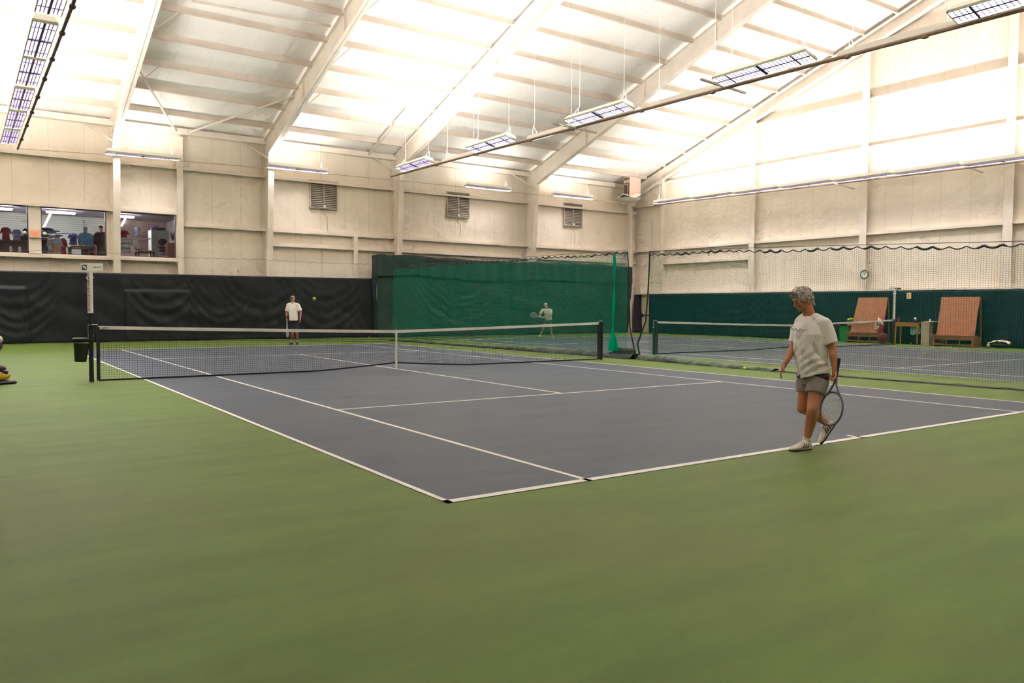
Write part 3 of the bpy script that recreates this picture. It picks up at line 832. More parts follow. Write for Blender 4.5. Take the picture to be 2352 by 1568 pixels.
# ------------------------------------------------------------------ wall vents
M_vent = mat('vent_slat', (.48, .42, .35), .5); M_ventd = mat('vent_dark', (.05, .045, .04), .6)
v0 = None
for i, (xa, xb, za, zb, lab) in enumerate(((10.44, 11.76, 6.0, 7.3, 'grey shutter vent close to the flying ball'), (17.74, 19.07, 6.1, 7.4, 'grey shutter vent between the two tall columns'), (25.42, 26.8, 6.14, 7.46, 'grey shutter vent closest to the corner heater'))):
    M = Matrix.Translation((xa, 30.45, za)) 
    if v0 is None:
        v0 = thing('shutter_vent', lab, 'vent', (xa, 30.45, za), 0, 'shutter vents on the back wall'); v0.matrix_basis = M
        w2, h2 = 1.33, 1.3
        A = lambda x, y, z: M @ Vector((x, y, z))
        f = MB()
        for (p, q) in (((0, 0, 0), (.03, .12, h2)), ((w2 - .03, 0, 0), (w2, .12, h2)), ((0, 0, 0), (w2, .12, .03)), ((0, 0, h2 - .03), (w2, .12, h2)), ((w2 / 2 - .02, 0, 0), (w2 / 2 + .02, .12, h2))):
            f.box(p, q, M)
        f.build('vent_frame', M_vent, v0)
        MB().box((.01, .1, .01), (w2 - .01, .13, h2 - .01), M).build('backing', M_ventd, v0)
        for k in range(15):
            z = .05 + k * .083
            s_ = MB()
            for (p, q) in ((.03, w2 / 2 - .02), (w2 / 2 + .02, w2 - .03)):
                s_.hexa([M @ Vector(c) for c in ((p, .02, z), (q, .02, z), (q, .028, z), (p, .028, z), (p, .085, z + .066), (q, .085, z + .066), (q, .093, z + .066), (p, .093, z + .066))])
            s_.build('slat', M_vent, v0)
        MB().box((w2 / 2 - .06, -.06, .06), (w2 / 2 + .05, .02, .16), M).build('motor', M_hous, v0)
        MB().tube([A(w2 / 2, 0, 0), A(w2 / 2 - .03, .1, -.12), A(w2 / 2 + .2, .12, -.35), A(w2 / 2 + .2, .12, -1.0)], .01, 5).build('conduit', M_rod, v0)
    else: dup(v0, M, lab, 'shutter vents on the back wall')
tag(MB().tube([(11.05, 30.56, 4.2), (11.05, 30.56, 2.95), (11.0, 30.56, .0)], .012, 5).build('conduit', M_rod), 'thin conduit down the back wall under the first vent', 'pipe')
for x in (6.0, 7.1):
    o = MB().tube([(x, 30.3, 2.7), (x, 30.3, 2.95)], .01, 5).ell((x, 30.28, 3.0), .05, n=1).build('cleat', M_rod)
    tag(o, 'small round metal cleat above the navy curtain, %s' % ('next to the window post' if x < 6.5 else 'further from the windows'), 'hook', 'cleats above the navy curtain')

# heater in the corner
M_pink = mat('pinkish_sheet_metal', (.76, .54, .47), .5, noise_amt=.1)
D = (on_x(1450, 430, 29.7) - CP).dot(CF)
hc = at_depth(1452, 430, D)
ht = thing('unit_heater', 'pinkish box heater with dark grille hung in the roof corner', 'heater', hc)
Vd = (hc - CP); Vd.z = 0; Vd.normalize(); Pp = Vector((Vd.y, -Vd.x, 0))
def H(u, v, dd=0.0): return at_depth(u, v, D - dd)
a_, b_, c_ = H(1433, 412, .35), H(1447, 405, .75), H(1472, 401, .2)
up = (H(1447, 403, .75) - H(1447, 447, .75)).length
back = a_ + (c_ - b_)
low = [Vector((q.x, q.y, b_.z - up)) for q in (a_, b_, c_, back)]; hi = [Vector((q.x, q.y, b_.z)) for q in (a_, b_, c_, back)]
MB().hexa(low + hi).build('heater_box', M_pink, ht, bevel=.01)
n_ = ((b_ - a_).cross(Vector((0, 0, 1)))).normalized()
if n_.dot(CP - a_) < 0: n_ = -n_
gr = MB()
for (f0, f1, z0, z1) in ((.12, .62, .86, .94), (.72, .9, .86, .95), (.12, .62, .62, .68), (.72, .92, .62, .68), (.1, .2, .05, .6), (.78, .9, .05, .6), (.2, .6, .1, .58)):
    p0 = hi[0].lerp(hi[1], f0); p1 = hi[0].lerp(hi[1], f1)
    zb_ = low[0].z
    gr.hexa([Vector((p0.x, p0.y, zb_ + up * z0)) - n_ * .01, Vector((p1.x, p1.y, zb_ + up * z0)) - n_ * .01, Vector((p1.x, p1.y, zb_ + up * z0)) + n_ * .02, Vector((p0.x, p0.y, zb_ + up * z0)) + n_ * .02,
             Vector((p0.x, p0.y, zb_ + up * z1)) - n_ * .01, Vector((p1.x, p1.y, zb_ + up * z1)) - n_ * .01, Vector((p1.x, p1.y, zb_ + up * z1)) + n_ * .02, Vector((p0.x, p0.y, zb_ + up * z1)) + n_ * .02])
gr.build('grille', mat('heater_grille', (.09, .05, .04), .5), ht)
for q in (hi[0], hi[2]):
    MB().tube([q, Vector((q.x, q.y, roof_z(q.y) - .1))], .02, 6).build('hanger', M_rod, ht)
M_sheetw = mat('milky_plastic_sheet', (.80, .80, .70), .4, noise_amt=.1)
sk = thing('hanging_deflector', 'white flared deflector sheet under the corner heater', 'deflector', H(1450, 455))
def dfl(a, c):
    an = 2 * PI * a; k = 4
    pk = abs(math.cos(2 * an + .9)) ** 1.5
    r = .15 + .85 * c ** 1.2
    ctr = H(1447, 440)
    zt = ctr.z + (.05 + .28 * pk) * (1 - c) - .40 * c + .22 * c * (1 - pk)
    return (ctr.x + r * math.cos(an) * .75, ctr.y + r * math.sin(an) * .75, zt - .05)
MB().grid(dfl, 48, 6).build('sheet', M_sheetw, sk, smooth=False, solid=.01)
cc = H(1447, 440)
MB().lathe((cc.x, cc.y, cc.z - .62), [(.02, -.02), (.4, .05), (.72, .20), (.70, .22), (.1, .1)], 16).build('tray', M_sheetw, sk)
tag(MB().tube([on_x(1453, 485, 31.0), on_x(1470, 503, 31.0), on_x(1485, 509, 31.0), on_x(1497, 508, 31.0), on_x(1497, 580, 31.0), on_x(1497, 640, 31.0)], .012, 5).build('wall_wire', M_rod), 'thin grey wire drooping from the corner and down the gable wall', 'wire')

# exit sign
ex = thing('exit_sign', 'lit red EXIT sign on the pier between the shop windows', 'sign', (-.51, 30.45, 4.33))
c0 = on_y(67, 527, 30.4); c1 = on_y(92, 546, 30.4)
MB().box((c0.x, 30.36, c1.z), (c1.x, 30.46, c0.z)).build('sign_box', mat('sign_cream', (.80, .60, .42), .5), ex, bevel=.01)
M_red = emit_mat('exit_red', (1.0, .10, .04), .55)
text('EXIT', .21, M_red, ex, Matrix.Translation(((c0.x + c1.x) / 2, 30.35, (c0.z + c1.z) / 2)) @ Matrix.Rotation(PI / 2, 4, 'X') @ Matrix.Diagonal((.62, 1, 1, 1)), 'lettering', .004)
for sx in (-1, 1):
    p = Vector(((c0.x + c1.x) / 2 + sx * .33, 30.38, c0.z - .12))
    MB().ell(p, (.07, .06, .06), n=2).build('lamp_head', M_whiteplastic, ex)
# pier trim
struct(MB().box((-.72, 30.5, 3.44), (-.30, 30.62, 5.25)).build('trim_3', M_steel))
# windows
M_wfr = mat('dark_window_frame', (.05, .02, .035), .5)
for i, (a, b) in enumerate(WIN):
    wn = thing('window_%d' % (i + 1), ['shop window beside the exit sign, cut by the picture edge', 'wide shop window behind the blue jacket', 'shop window with the white cabinet'][i], 'window', ((a + b) / 2, 30.7, WZ0)); wn['kind'] = 'structure'
    f = MB()
    for p, q in (((a, 30.6, WZ0), (a + .03, 30.75, WZ1)), ((b - .03, 30.6, WZ0), (b, 30.75, WZ1)), ((a, 30.6, WZ0), (b, 30.75, WZ0 + .02)), ((a, 30.6, WZ1 - .03), (b, 30.75, WZ1))): f.box(p, q)
    f.build('window_frame', M_wfr, wn)
    MB().box((a + .03, 30.68, WZ0 + .02), (b - .03, 30.686, WZ1 - .03)).build('window_pane', M_glass, wn)

# clock on the gable wall
ck = on_x(1986, 630, 30.77)
cl = thing('wall_clock', 'round black-rimmed wall clock on the gable column', 'clock', ck)
Rx = Matrix.Rotation(-PI / 2, 3, 'Y')
MB().lathe(ck, [(.20, 0), (.20, .04), (.17, .045), (.17, .02)], 28, Rx).build('rim', M_black, cl)
MB().lathe(ck, [(.01, .018), (.172, .018), (.172, .024), (.01, .024)], 28, Rx).build('dial', M_whiteplastic, cl)
MB().bar(ck + Vector((-.03, 0, 0)), ck + Vector((-.03, -.06, .075)), .012).bar(ck + Vector((-.032, 0, 0)), ck + Vector((-.032, .03, .13)), .009).build('hands', M_black, cl)

# ------------------------------------------------------------------ shop behind the windows
SZ, SC, SYB, SXR = 2.95, 5.66, 38.0, 5.75
M_shopw = mat('shop_wall', (.26, .27, .23), .6)
def slat_m(name, c):
    M = mat(name, c, .6); N = M.node_tree.nodes; L = M.node_tree.links
    tc = N.new('ShaderNodeTexCoord'); sp = N.new('ShaderNodeSeparateXYZ'); L.new(tc.outputs['Object'], sp.inputs[0])
    pp = N.new('ShaderNodeMath'); pp.operation = 'PINGPONG'; pp.inputs[1].default_value = .05; L.new(sp.outputs[2], pp.inputs[0])
    lt = N.new('ShaderNodeMath'); lt.operation = 'LESS_THAN'; lt.inputs[1].default_value = .012; L.new(pp.outputs[0], lt.inputs[0])
    mx = N.new('ShaderNodeMix'); mx.data_type = 'RGBA'; L.new(lt.outputs[0], mx.inputs['Factor'])
    mx.inputs['A'].default_value = (*c, 1); mx.inputs['B'].default_value = (*[q * .55 for q in c], 1)
    L.new(mx.outputs['Result'], N['Principled BSDF'].inputs['Base Color']); return M
struct(MB().box((-7, 30.8, SZ - .15), (6.3, SYB, SZ)).build('floor', mat('shop_carpet', (.12, .10, .10), .8)), 'shop floor')
struct(MB().box((-7, 30.8, SC), (6.3, SYB + .2, SC + .1)).build('ceiling', mat('shop_ceiling', (.20, .17, .21), .7)), 'shop ceiling')
struct(MB().box((-7, SYB, SZ), (3.2, SYB + .1, SC)).build('wall_back', slat_m('slat_wall', (.30, .32, .25))), 'pale slatted shop wall')
struct(MB().box((3.2, SYB, SZ), (6.3, SYB + .1, SC)).build('wall_back', slat_m('slat_wall_brown', (.27, .18, .14))), 'brown slatted shop wall')
struct(MB().box((SXR, 30.8, SZ), (SXR + .1, SYB, SC)).build('wall_right', mat('shop_side', (.42, .40, .34), .6)), 'pale shop side wall')
struct(MB().box((-7.1, 30.8, SZ), (-7, SYB, SC)).build('wall_left', M_shopw))
M_tube = emit_mat('shop_tube', (.93, .93, 1.0), 42.0)
for i, (ua, ub, v, lab) in enumerate(((-45, 30, 480, 'glowing ceiling tube in the shop window by the exit sign'), (105, 174, 487, 'glowing ceiling tube in the wide shop window'), (262, 309, 494, 'glowing ceiling tube in the shop window with the cabinet'))):
    p = on_y(ua, v, 35.4); q = on_y(ub, v, 35.4); z = SC - .11
    t = thing('hanging_tube_light', lab, 'light', ((p.x + q.x) / 2, 35.4, z), 0, 'ceiling tubes in the shop')
    MB().box((p.x, 35.3, z + .03), (q.x, 35.5, SC)).build('tube_housing', M_whiteplastic, t)
    MB().box((p.x + .03, 35.33, z - .05), (q.x - .03, 35.47, z + .03)).build('tube', M_tube, t, bevel=.02)
# two pale diagonal beams in the shop
for (a, b) in (((118, 478), (98, 520)), ((289, 483), (278, 515))):
    p, q = on_y(*a, 36.5), on_y(*b, 36.5)
    struct(MB().bar((p.x, 36.5, min(p.z, SC)), (q.x, 36.5, q.z - .1), .16, .1).build('brace_beam', mat('pale_beam', (.5, .45, .38), .6)), 'pale slanted shop beam')

# cloth pieces used in the shop
def cm(name, c): return mat(name, c, .8, noise_amt=.25, noise_scale=9)
def garment(u0, v0, u1, v1, y, m, lab, sleeves=True, stripes=None, cat='shirt', grp=None):
    a = on_y(u0, v0, y); b = on_y(u1, v1, y); w2 = abs(b.x - a.x); h = abs(a.z - b.z); cx, zt = (a.x + b.x) / 2, max(a.z, b.z)
    g = MB()
    prof = [(.22, 0), (.5, .10), (.42, .35), (.40, .7), (.46, 1.0)]
    for (f0, z0), (f1, z1) in zip(prof, prof[1:]):
        g.hexa([(cx - w2 * f1, y - .07, zt - h * z1), (cx + w2 * f1, y - .07, zt - h * z1), (cx + w2 * f1, y + .07, zt - h * z1), (cx - w2 * f1, y + .07, zt - h * z1),
                (cx - w2 * f0, y - .05, zt - h * z0), (cx + w2 * f0, y - .05, zt - h * z0), (cx + w2 * f0, y + .05, zt - h * z0), (cx - w2 * f0, y + .05, zt - h * z0)])
    bmesh.ops.remove_doubles(g.bm, verts=g.bm.verts, dist=1e-4)
    if sleeves:
        for s_ in (-1, 1):
            g.cap((cx + s_ * w2 * .42, y, zt - h * .14), w2 * .12, (cx + s_ * w2 * .56, y - .03, zt - h * .42), w2 * .10, 8)
    o = g.build('hanging_shirt' if cat == 'shirt' else 'cloth_stack', m, smooth=True)
    if stripes:
        pass
    return tag(o, lab, cat, grp)
G1 = 'clothes on show in the shop'
garment(-14, 548, 4, 586, 33.2, cm('teal_cloth', (.15, .4, .35)), 'teal shirt on show at the picture edge in the shop', grp=G1)
garment(3, 522, 24, 552, 33.4, cm('red_cloth', (.50, .02, .05)), 'red jacket on the counter behind the exit side window', grp=G1)
garment(29, 527, 48, 552, 33.4, cm('lilac_cloth', (.35, .38, .62)), 'blue and white top on the counter beside the red jacket', grp=G1)
garment(94, 545, 112, 592, 32.4, cm('navy_cloth', (.03, .03, .09)), 'navy garment on the clothes rail at the pier', grp=G1)
garment(108, 546, 124, 592, 32.3, cm('white_cloth', (.62, .66, .66)), 'white shirt on the rail under the caps', grp=G1)
garment(122, 546, 142, 590, 32.2, bpy.data.materials['white_cloth'], 'white shirt with orange print on the rail under the caps', grp=G1)
p = on_y(129, 572, 32.1); shp = [o for o in bpy.data.objects if o.get('label', '').startswith('white shirt with orange')][0]; MB().ell((p.x, 32.14, p.z), (.10, .03, .16), n=2).build('shirt_print', cm('orange_cloth', (.55, .22, .06)), shp)
garment(137, 547, 153, 590, 32.5, bpy.data.materials['red_cloth'], 'red garment at the end of the clothes rail', grp=G1)
garment(158, 535, 178, 562, 35.0, cm('indigo_cloth', (.06, .07, .25)), 'dark blue shirt hanging on the slatted wall', grp=G1)
for i, (u, v, r, c) in enumerate(((105, 526, .34, (.05, .06, .14)), (112, 533, .30, (.30, .33, .5)), (127, 531, .2, (.10, .04, .08)), (103, 541, .32, (.04, .06, .12)), (120, 543, .32, (.45, .5, .62)), (134, 541, .18, (.08, .2, .35)))):
    p = on_y(u, v, 32.4)
    o = MB().ell(p, (r * .9, .20, r * .19), n=2).build('folded_clothes', cm('pile_%d' % i, c), smooth=True)
    tag(o, ['dark bundle on top of the clothes pile', 'pale striped bundle in the clothes pile', 'maroon cap at the end of the clothes pile', 'dark bundle low in the clothes pile', 'white folded top under the clothes pile', 'blue folded top at the end of the rail pile'][i], 'clothes', 'pile of clothes above the rail')
garment(270, 545, 302, 582, 32.4, bpy.data.materials['white_cloth'], 'white shirt on the rail in the cabinet window', grp=G1)
garment(271, 528, 293, 548, 32.6, bpy.data.materials['red_cloth'], 'red top above the white shirt in the cabinet window', grp=G1)
p = on_y(280, 548, 32.5); q = on_y(345, 548, 34.4)
tag(MB().tube([p, q], .03, 8).build('clothes_rail', M_whiteplastic), 'white clothes rail leading to the cabinet', 'rail')
p = on_y(128, 535, 33.6); q = on_y(166, 536, 33.6)
tag(MB().tube([p, q], .03, 8).build('clothes_rail', M_whiteplastic), 'white clothes rail on the pale slatted wall', 'rail')
garment(309, 520, 322, 542, 36.8, cm('charcoal_cloth', (.10, .10, .13)), 'charcoal shirt hanging on the brown slatted wall', grp=G1)
# counter on the exit side
cp = on_y(30, 552, 32.9)
M_darkwood = mat('dark_wood', (.07, .025, .03), .5)
t = thing('counter', 'dark wooden shop counter in the exit side window', 'counter', (-1.2, 32.9, SZ))
MB().box((-3.2, 32.6, cp.z - .06), (-.2, 33.2, cp.z)).build('counter_top', M_darkwood, t)
MB().box((-3.1, 32.7, SZ), (-.3, 33.15, cp.z - .06)).build('body', mat('counter_body', (.03, .015, .03), .5), t)
for k in range(2):
    MB().box((-1.25 + .3 * k, 32.68, SZ + .5), (-1.15 + .3 * k, 32.70, SZ + .85)).build('notice', M_whiteplastic, t)
# tables
def shop_table(u0, u1, v, y, c, lab):
    a, b = on_y(u0, v, y), on_y(u1, v, y); z = a.z
    t = thing('display_table', lab, 'table', ((a.x + b.x) / 2, y, SZ), 0, 'display tables in the shop')
    MB().box((a.x, y - .35, z - .04), (b.x, y + .35, z)).build('table_top', M_darkwood, t)
    for sx in (a.x + .05, b.x - .05):
        for sy in (-.3, .3): MB().box((sx - .03, y + sy - .03, SZ), (sx + .03, y + sy + .03, z - .04)).build('leg', M_darkwood, t)
    o = MB().grid(lambda p_, q_: (a.x + .1 + (b.x - a.x - .2) * p_, y - .34 + .6 * q_, z + .03 + .10 * abs(noise.noise(Vector((p_ * 4, q_ * 4, v))))), 20, 8).build('folded_clothes', c, smooth=True, solid=.02)
    tag(o, 'yellow clothes heaped on the %s' % lab.replace('dark ', ''), 'clothes', 'yellow heaps on the shop tables')
M_yel = cm('yellow_cloth', (.62, .34, .03))
shop_table(157, 205, 568, 32.2, M_yel, 'dark display table before the blue jacket')
shop_table(312, 352, 578, 32.0, M_yel, 'dark display table before the white cabinet')
o = MB().ell(on_y(318, 571, 32.0) + Vector((0, 0, .05)), (.16, .15, .13), n=2).build('folded_clothes', bpy.data.materials['white_cloth'], smooth=True)
tag(o, 'white bundle beside the yellow heap in the cabinet window', 'clothes')
# cabinet, boxes, bags
a, b = on_y(346, 528, 35.0), on_y(388, 600, 35.0)
t = thing('cabinet', 'pale cream cabinet behind the cabinet window', 'cabinet', ((a.x + b.x) / 2, 35.2, SZ))
MB().box((a.x, 34.9, SZ), (b.x, 35.6, a.z)).build('body', mat('cream_cabinet', (.52, .55, .45), .5), t)
for k in range(2):
    x0 = a.x + (b.x - a.x) * (k * .38 + .01 * k); x1 = a.x + (b.x - a.x) * (.37 if k == 0 else .99)
    MB().box((x0 + .01, 34.86, SZ + .1), (x1, 34.9, a.z - .03)).build('door', mat('cabinet_door_%d' % k, (.56, .60, .50), .35), t)
for i, (u, r) in enumerate(((351, .13), (360.5, .17), (369, .11), (376, .11))):
    p = on_y(u, 527, 35.1)
    o = MB().ell((p.x, 35.2, a.z + r * .6), (r * .8, .16, r * .65), n=2).ell((p.x + .04, 35.2, a.z + r * 1.2), (r * .3, .1, r * .3), n=2).build('bag', cm('bagc%d' % i, ((.10, .03, .2), (.03, .02, .08), (.02, .02, .05), (.02, .02, .04))[i]), smooth=True)
    tag(o, ['purple bag at the end of the cabinet top', 'wide dark bag on the cabinet top', 'upright black bag in the middle of the cabinet top', 'upright black bag at the far end of the cabinet top'][i], 'bag', 'bags on the cabinet')
a, b = on_y(383, 558, 32.2), on_y(408, 590, 32.2)
t = thing('crate', 'reddish brown wooden box in the corner of the cabinet window', 'box', ((a.x + b.x) / 2, 32.3, SZ))
MB().box((a.x, 32.05, SZ), (b.x, 32.6, a.z)).build('box_body', mat('rust_wood', (.33, .10, .05), .5), t)
o = MB().ell(on_y(373, 556, 32.8), (.20, .15, .16), n=2).build('bag', cm('blackbag', (.02, .015, .03)), smooth=True); tag(o, 'black handbag left of the wooden box', 'bag')
for k in range(3):
    o = MB().ell(on_y(370 + k * 3, 568 + k * 7, 32.6), (.17, .12, .08), n=2).build('shoe_bag', cm('shoec%d' % k, ((.2, .06, .12), (.08, .03, .1), (.35, .25, .4))[k]), smooth=True)
    tag(o, 'small %s bundle stacked below the black handbag' % ('maroon', 'dark purple', 'lilac')[k], 'bag', 'bundles by the wooden box')
tag(MB().box((5.05, 33.0, SZ), (5.7, 33.45, on_y(400, 556, 33.2).z)).build('shelf_unit', M_darkwood), 'low dark shelf behind the reddish wooden box', 'shelf')
for k in range(4):
    o = MB().ell(on_y(393 + 3.4 * k, 540 + 5 * (k % 2), 33.2), (.055, .06, .17), n=2).build('figurine', cm('figc%d' % k, ((.45, .4, .32), (.15, .1, .12), (.4, .32, .34), (.3, .08, .1))[k]), smooth=True)
    tag(o, '%s upright item standing behind the wooden box' % ('beige', 'dark', 'pinkish', 'red')[k], 'ornament', 'items behind the wooden box')

# ------------------------------------------------------------------ things along the gable wall
M_ply = mat('rust_plywood', (.42, .16, .075), .55, noise_amt=.2, noise_scale=3, stretch=(6, 6, .6))
M_ply2 = mat('rust_frame', (.30, .11, .06), .55, noise_amt=.2, noise_scale=5)
def board(yt0, yt1, yb0, yb1, lab):
    # bench in front (towards -x), board leaning back, rear support
    yc = (yb0 + yb1) / 2
    t = thing('backboard_bench', lab, 'bench', (29.95, yc, 0), 0, 'rust brown board benches')
    xf, xs, xt = 29.68, 29.90, 30.26
    MB().hexa([(xs, yb0, .45), (xs, yb1, .45), (xs + .03, yb1, .45), (xs + .03, yb0, .45), (xt, yt0, 2.0), (xt, yt1, 2.0), (xt + .03, yt1, 2.0), (xt + .03, yt0, 2.0)]).build('tilted_board', M_ply, t)
    MB().box((xf - .02, yb0 - .08, .42), (xs + .1, yb1 + .08, .46)).build('seat', M_ply2, t, bevel=.005)
    for y_ in (yb0 - .04, yb1 + .0):
        MB().box((xf, y_ - .04, 0), (xf + .08, y_ + .04, .42)).build('leg', M_ply2, t)
        MB().box((xf + .08, y_ - .02, 0.0), (30.3, y_ + .02, .42)).build('side_panel', M_ply2, t)
    MB().box((xf + .02, yb0, .27), (xf + .05, yb1, .42)).build('apron', M_ply2, t)
    MB().box((xf + .02, yb0, .05), (xf + .05, yb1, .11)).build('bottom_rail', M_ply2, t)
    for k in (.33, .68):
        y_ = yb0 + (yb1 - yb0) * k
        MB().box((xf + .06, y_ - .02, .05), (xf + .1, y_ + .02, .27)).build('support', M_ply2, t)
    for y_ in (yt0, yt1):
        MB().bar((xt + .04, y_, 1.98), (30.46, y_, .0), .05).build('rear_strut', M_ply2, t)
board(13.93, 15.3, 13.93, 15.45, 'rust brown tilted board bench beside the green bin')
board(10.12, 11.62, 10.12, 11.62, 'rust brown tilted board bench beside the white bag')
# table
M_orange = mat('orange_wood', (.50, .20, .03), .45, noise_amt=.25, noise_scale=6, stretch=(1, 1, 4))
t = thing('side_table', 'small orange wooden table between the two board benches', 'table', (30.2, 12.95, 0))
y0, y1, x0, x1 = 12.42, 13.50, 30.0, 30.55
MB().box((x0, y0, .88), (x1, y1, .92)).build('table_top', M_orange, t, bevel=.005)
MB().box((x0 + .03, y0 + .04, .76), (x0 + .06, y1 - .04, .88)).box((x1 - .06, y0 + .04, .76), (x1 - .03, y1 - .04, .88)).build('apron', M_orange, t)
for xx in (x0 + .06, x1 - .06):
    for yy in (y0 + .06, y1 - .06):
        MB().tube([(xx, yy, .88), (xx, yy, 0)], [.05, .032], 4).build('leg', M_orange, t)
def item(b, nm, m, lab, cat, g=None, smooth=True):
    return tag(b.build(nm, m, smooth=smooth), lab, cat, g)
item(MB().lathe((30.15, 13.36, .92), [(.05, 0), (.055, .02), (.055, .17), (.045, .20), (.045, .22)], 14), 'water_bottle', mat('maroon_plastic', (.16, .02, .03), .4), 'maroon bottle on the edge of the orange table', 'bottle')
item(MB().ell((30.2, 12.62, .985), (.07, .07, .065), n=2), 'cap', mat('black_cloth', (.01, .01, .012), .8), 'black cloth lump on the orange table under the white ball', 'cap')
ball((30.2, 12.66, 1.10), .05, 'white ball resting on the orange table top pile', 'white_ball', M_whiteplastic)
item(MB().grid(lambda a, c: (30.32 + .03 * math.sin(9 * a + 3 * c), 12.5 + .42 * a, .42 + .36 * c + .03 * math.sin(6 * a)), 14, 8), 'hanging_towel', mat('pale_blue_cloth', (.22, .48, .50), .8), 'pale blue towel hanging below the orange table', 'towel')
# beige bin
M_beige = mat('beige_metal', (.45, .36, .27), .5, noise_amt=.1)
t = thing('cooler_stand', 'beige upright stand with white tray beside the orange table', 'stand', (30.0, 12.05, 0))
MB().box((29.85, 11.88, 0), (30.2, 12.22, .98)).build('stand_body', M_beige, t, bevel=.008)
MB().box((29.80, 11.70, .98), (30.2, 12.02, 1.0)).build('tray', M_whiteplastic, t)
MB().lathe((30.0, 11.93, 1.0), [(.03, 0), (.04, .03), (.02, .09)], 12).build('tap', M_whiteplastic, t)
# green bin with red lid and ball hopper
M_gbin = mat('bright_green_plastic', (.01, .26, .05), .4)
M_gdk = mat('dark_green_plastic', (.005, .10, .04), .45)
t = thing('recycling_bin', 'bright green bin with a red tray on top', 'bin', (30.1, 15.72, 0))
MB().hexa([(29.98, 15.60, 0), (29.98, 16.0, 0), (30.3, 16.0, 0), (30.3, 15.60, 0), (29.94, 15.56, .70), (29.94, 16.02, .70), (30.34, 16.02, .70), (30.34, 15.56, .70)]).build('bin_body', M_gbin, t, bevel=.01)
MB().grid(lambda a, c: (29.92 + .4 * c, 15.50 + .62 * a, .72 + .12 * math.sin(PI * a) + .03 * c), 12, 4).build('red_lid', mat('red_plastic', (.45, .05, .025), .5), t, smooth=True, solid=.02)
t2 = thing('ball_basket', 'dark green basket heaped with yellow balls by the board bench', 'basket', (30.4, 15.6, 0))
MB().hexa([(30.34, 15.48, .0), (30.34, 15.86, .0), (30.50, 15.86, .0), (30.50, 15.48, .0), (30.34, 15.40, .98), (30.34, 15.92, .98), (30.52, 15.92, .98), (30.52, 15.40, .98)]).build('basket_body', M_gdk, t2, bevel=.01)
k = 0
for yy in range(8):
    for xx in range(2):
        ball((30.39 + xx * .075, 15.44 + yy * .064, 1.0 + .02 * (yy % 2) + (.03 if 2 < yy < 6 else 0)), .036, 'yellow ball heaped in the dark green basket')['group'] = 'yellow balls heaped in the basket'
# number tag
a = on_x(2084, 672, 30.55); b = on_x(2094, 686, 30.55)
t = thing('number_sign', 'pale yellow court sign with a red number on the teal curtain', 'sign', ((a + b) / 2))
MB().box((30.50, b.y, b.z), (30.515, a.y, a.z)).build('plate', mat('pale_yellow', (.80, .66, .30), .5), t, bevel=.004)
text('1', .26, mat('sign_red', (.55, .05, .02), .5), t, Matrix.Translation((30.495, (a.y + b.y) / 2, (a.z + b.z) / 2)) @ Matrix.Rotation(-PI / 2, 4, 'Z') @ Matrix.Rotation(PI / 2, 4, 'X'), 'digit', .003)
# striped red bag on the first bench
M_redw = mat('red_white_fabric', (.55, .03, .06), .7)
t = thing('sports_bag', 'red and white striped bag hung on the end of the board bench', 'bag', (29.85, 13.95, .46))
MB().ell((29.76, 13.98, .80), (.11, .21, .33), n=3).build('bag_body', M_redw, t, smooth=True)
for k, (dy, dz) in enumerate(((-.13, .1), (-.02, .16), (.12, -.05), (.03, -.14))):
    MB().ell((29.67, 13.98 + dy, .82 + dz), (.05, .045, .17), Matrix.Rotation(.35 * (k - 1.5), 3, 'X'), n=2).build('stripe', M_white, t, smooth=True)
o = item(MB().ell((29.52, 13.72, .245), (.13, .2, .235), n=3), 'tote_bag', mat('maroon_cloth', (.13, .01, .03), .8), 'maroon bag sagging on the floor under the striped bag', 'bag')
# white and dark bag on the floor
t = thing('duffel_bag', 'black bag with a white towel on the floor past the second board bench', 'bag', (30.2, 9.3, 0))
MB().ell((30.22, 9.30, .13), (.17, .42, .125), n=3).build('bag_body', M_black, t, smooth=True)
MB().grid(lambda a, c: (30.05 + .3 * c, 8.92 + .78 * a, .24 + .09 * math.sin(PI * min(1, a * 1.1)) + .04 * noise.noise(Vector((a * 6, c * 3, 2))) - .10 * abs(c - .5)), 20, 8).build('towel', mat('cream_towel', (.82, .74, .58), .9), t, smooth=True, solid=.02)
MB().ell((30.05, 9.66, .09), (.10, .07, .08), n=2).build('shoe_end', mat('pale_fabric', (.5, .4, .33), .8), t, smooth=True)
# thin folding chair legs by the bag
t = thing('folding_chair', 'thin dark folded chair against the teal curtain behind the white bag', 'chair', (30.5, 9.3, 0))
MB().tube([(30.42, 9.55, 0), (30.50, 9.48, .62), (30.50, 9.22, .62), (30.42, 9.1, 0)], .012, 6).build('chair_frame', mat('dull_metal', (.05, .035, .045), .5), t)
MB().box((30.44, 9.14, .33), (30.52, 9.5, .36)).build('seat', M_black, t)

# bags at the near side edge
t = thing('racquet_bag', 'red, black and white racquet bag cut by the picture edge', 'bag', (-2.7, 12.45, 0))
p1 = on_y(-6, 800, 12.3)
MB().cap((-2.72, 12.62, .12), .07, (-2.55, 12.46, .42), .10, 12).cap((-2.55, 12.4, .42), .10, (-2.46, 12.35, .66), .12, 12).build('bag_body', mat('wine_fabric', (.30, .01, .05), .6), t, smooth=True)
MB().cap((-2.44, 12.33, .66), .105, (-2.43, 12.33, .70), .115, 12).build('dark_panel', mat('dark_fabric', (.03, .008, .03), .6), t, smooth=True)
MB().ell((-2.42, 12.32, .82), (.115, .09, .09), n=3).build('white_cap', mat('white_fabric', (.62, .56, .45), .7, noise_amt=.5, noise_scale=20), t, smooth=True)
t = thing('duffel_bag', 'yellow and black duffel bag on the floor cut by the picture edge', 'bag', (-2.5, 12.25, 0))
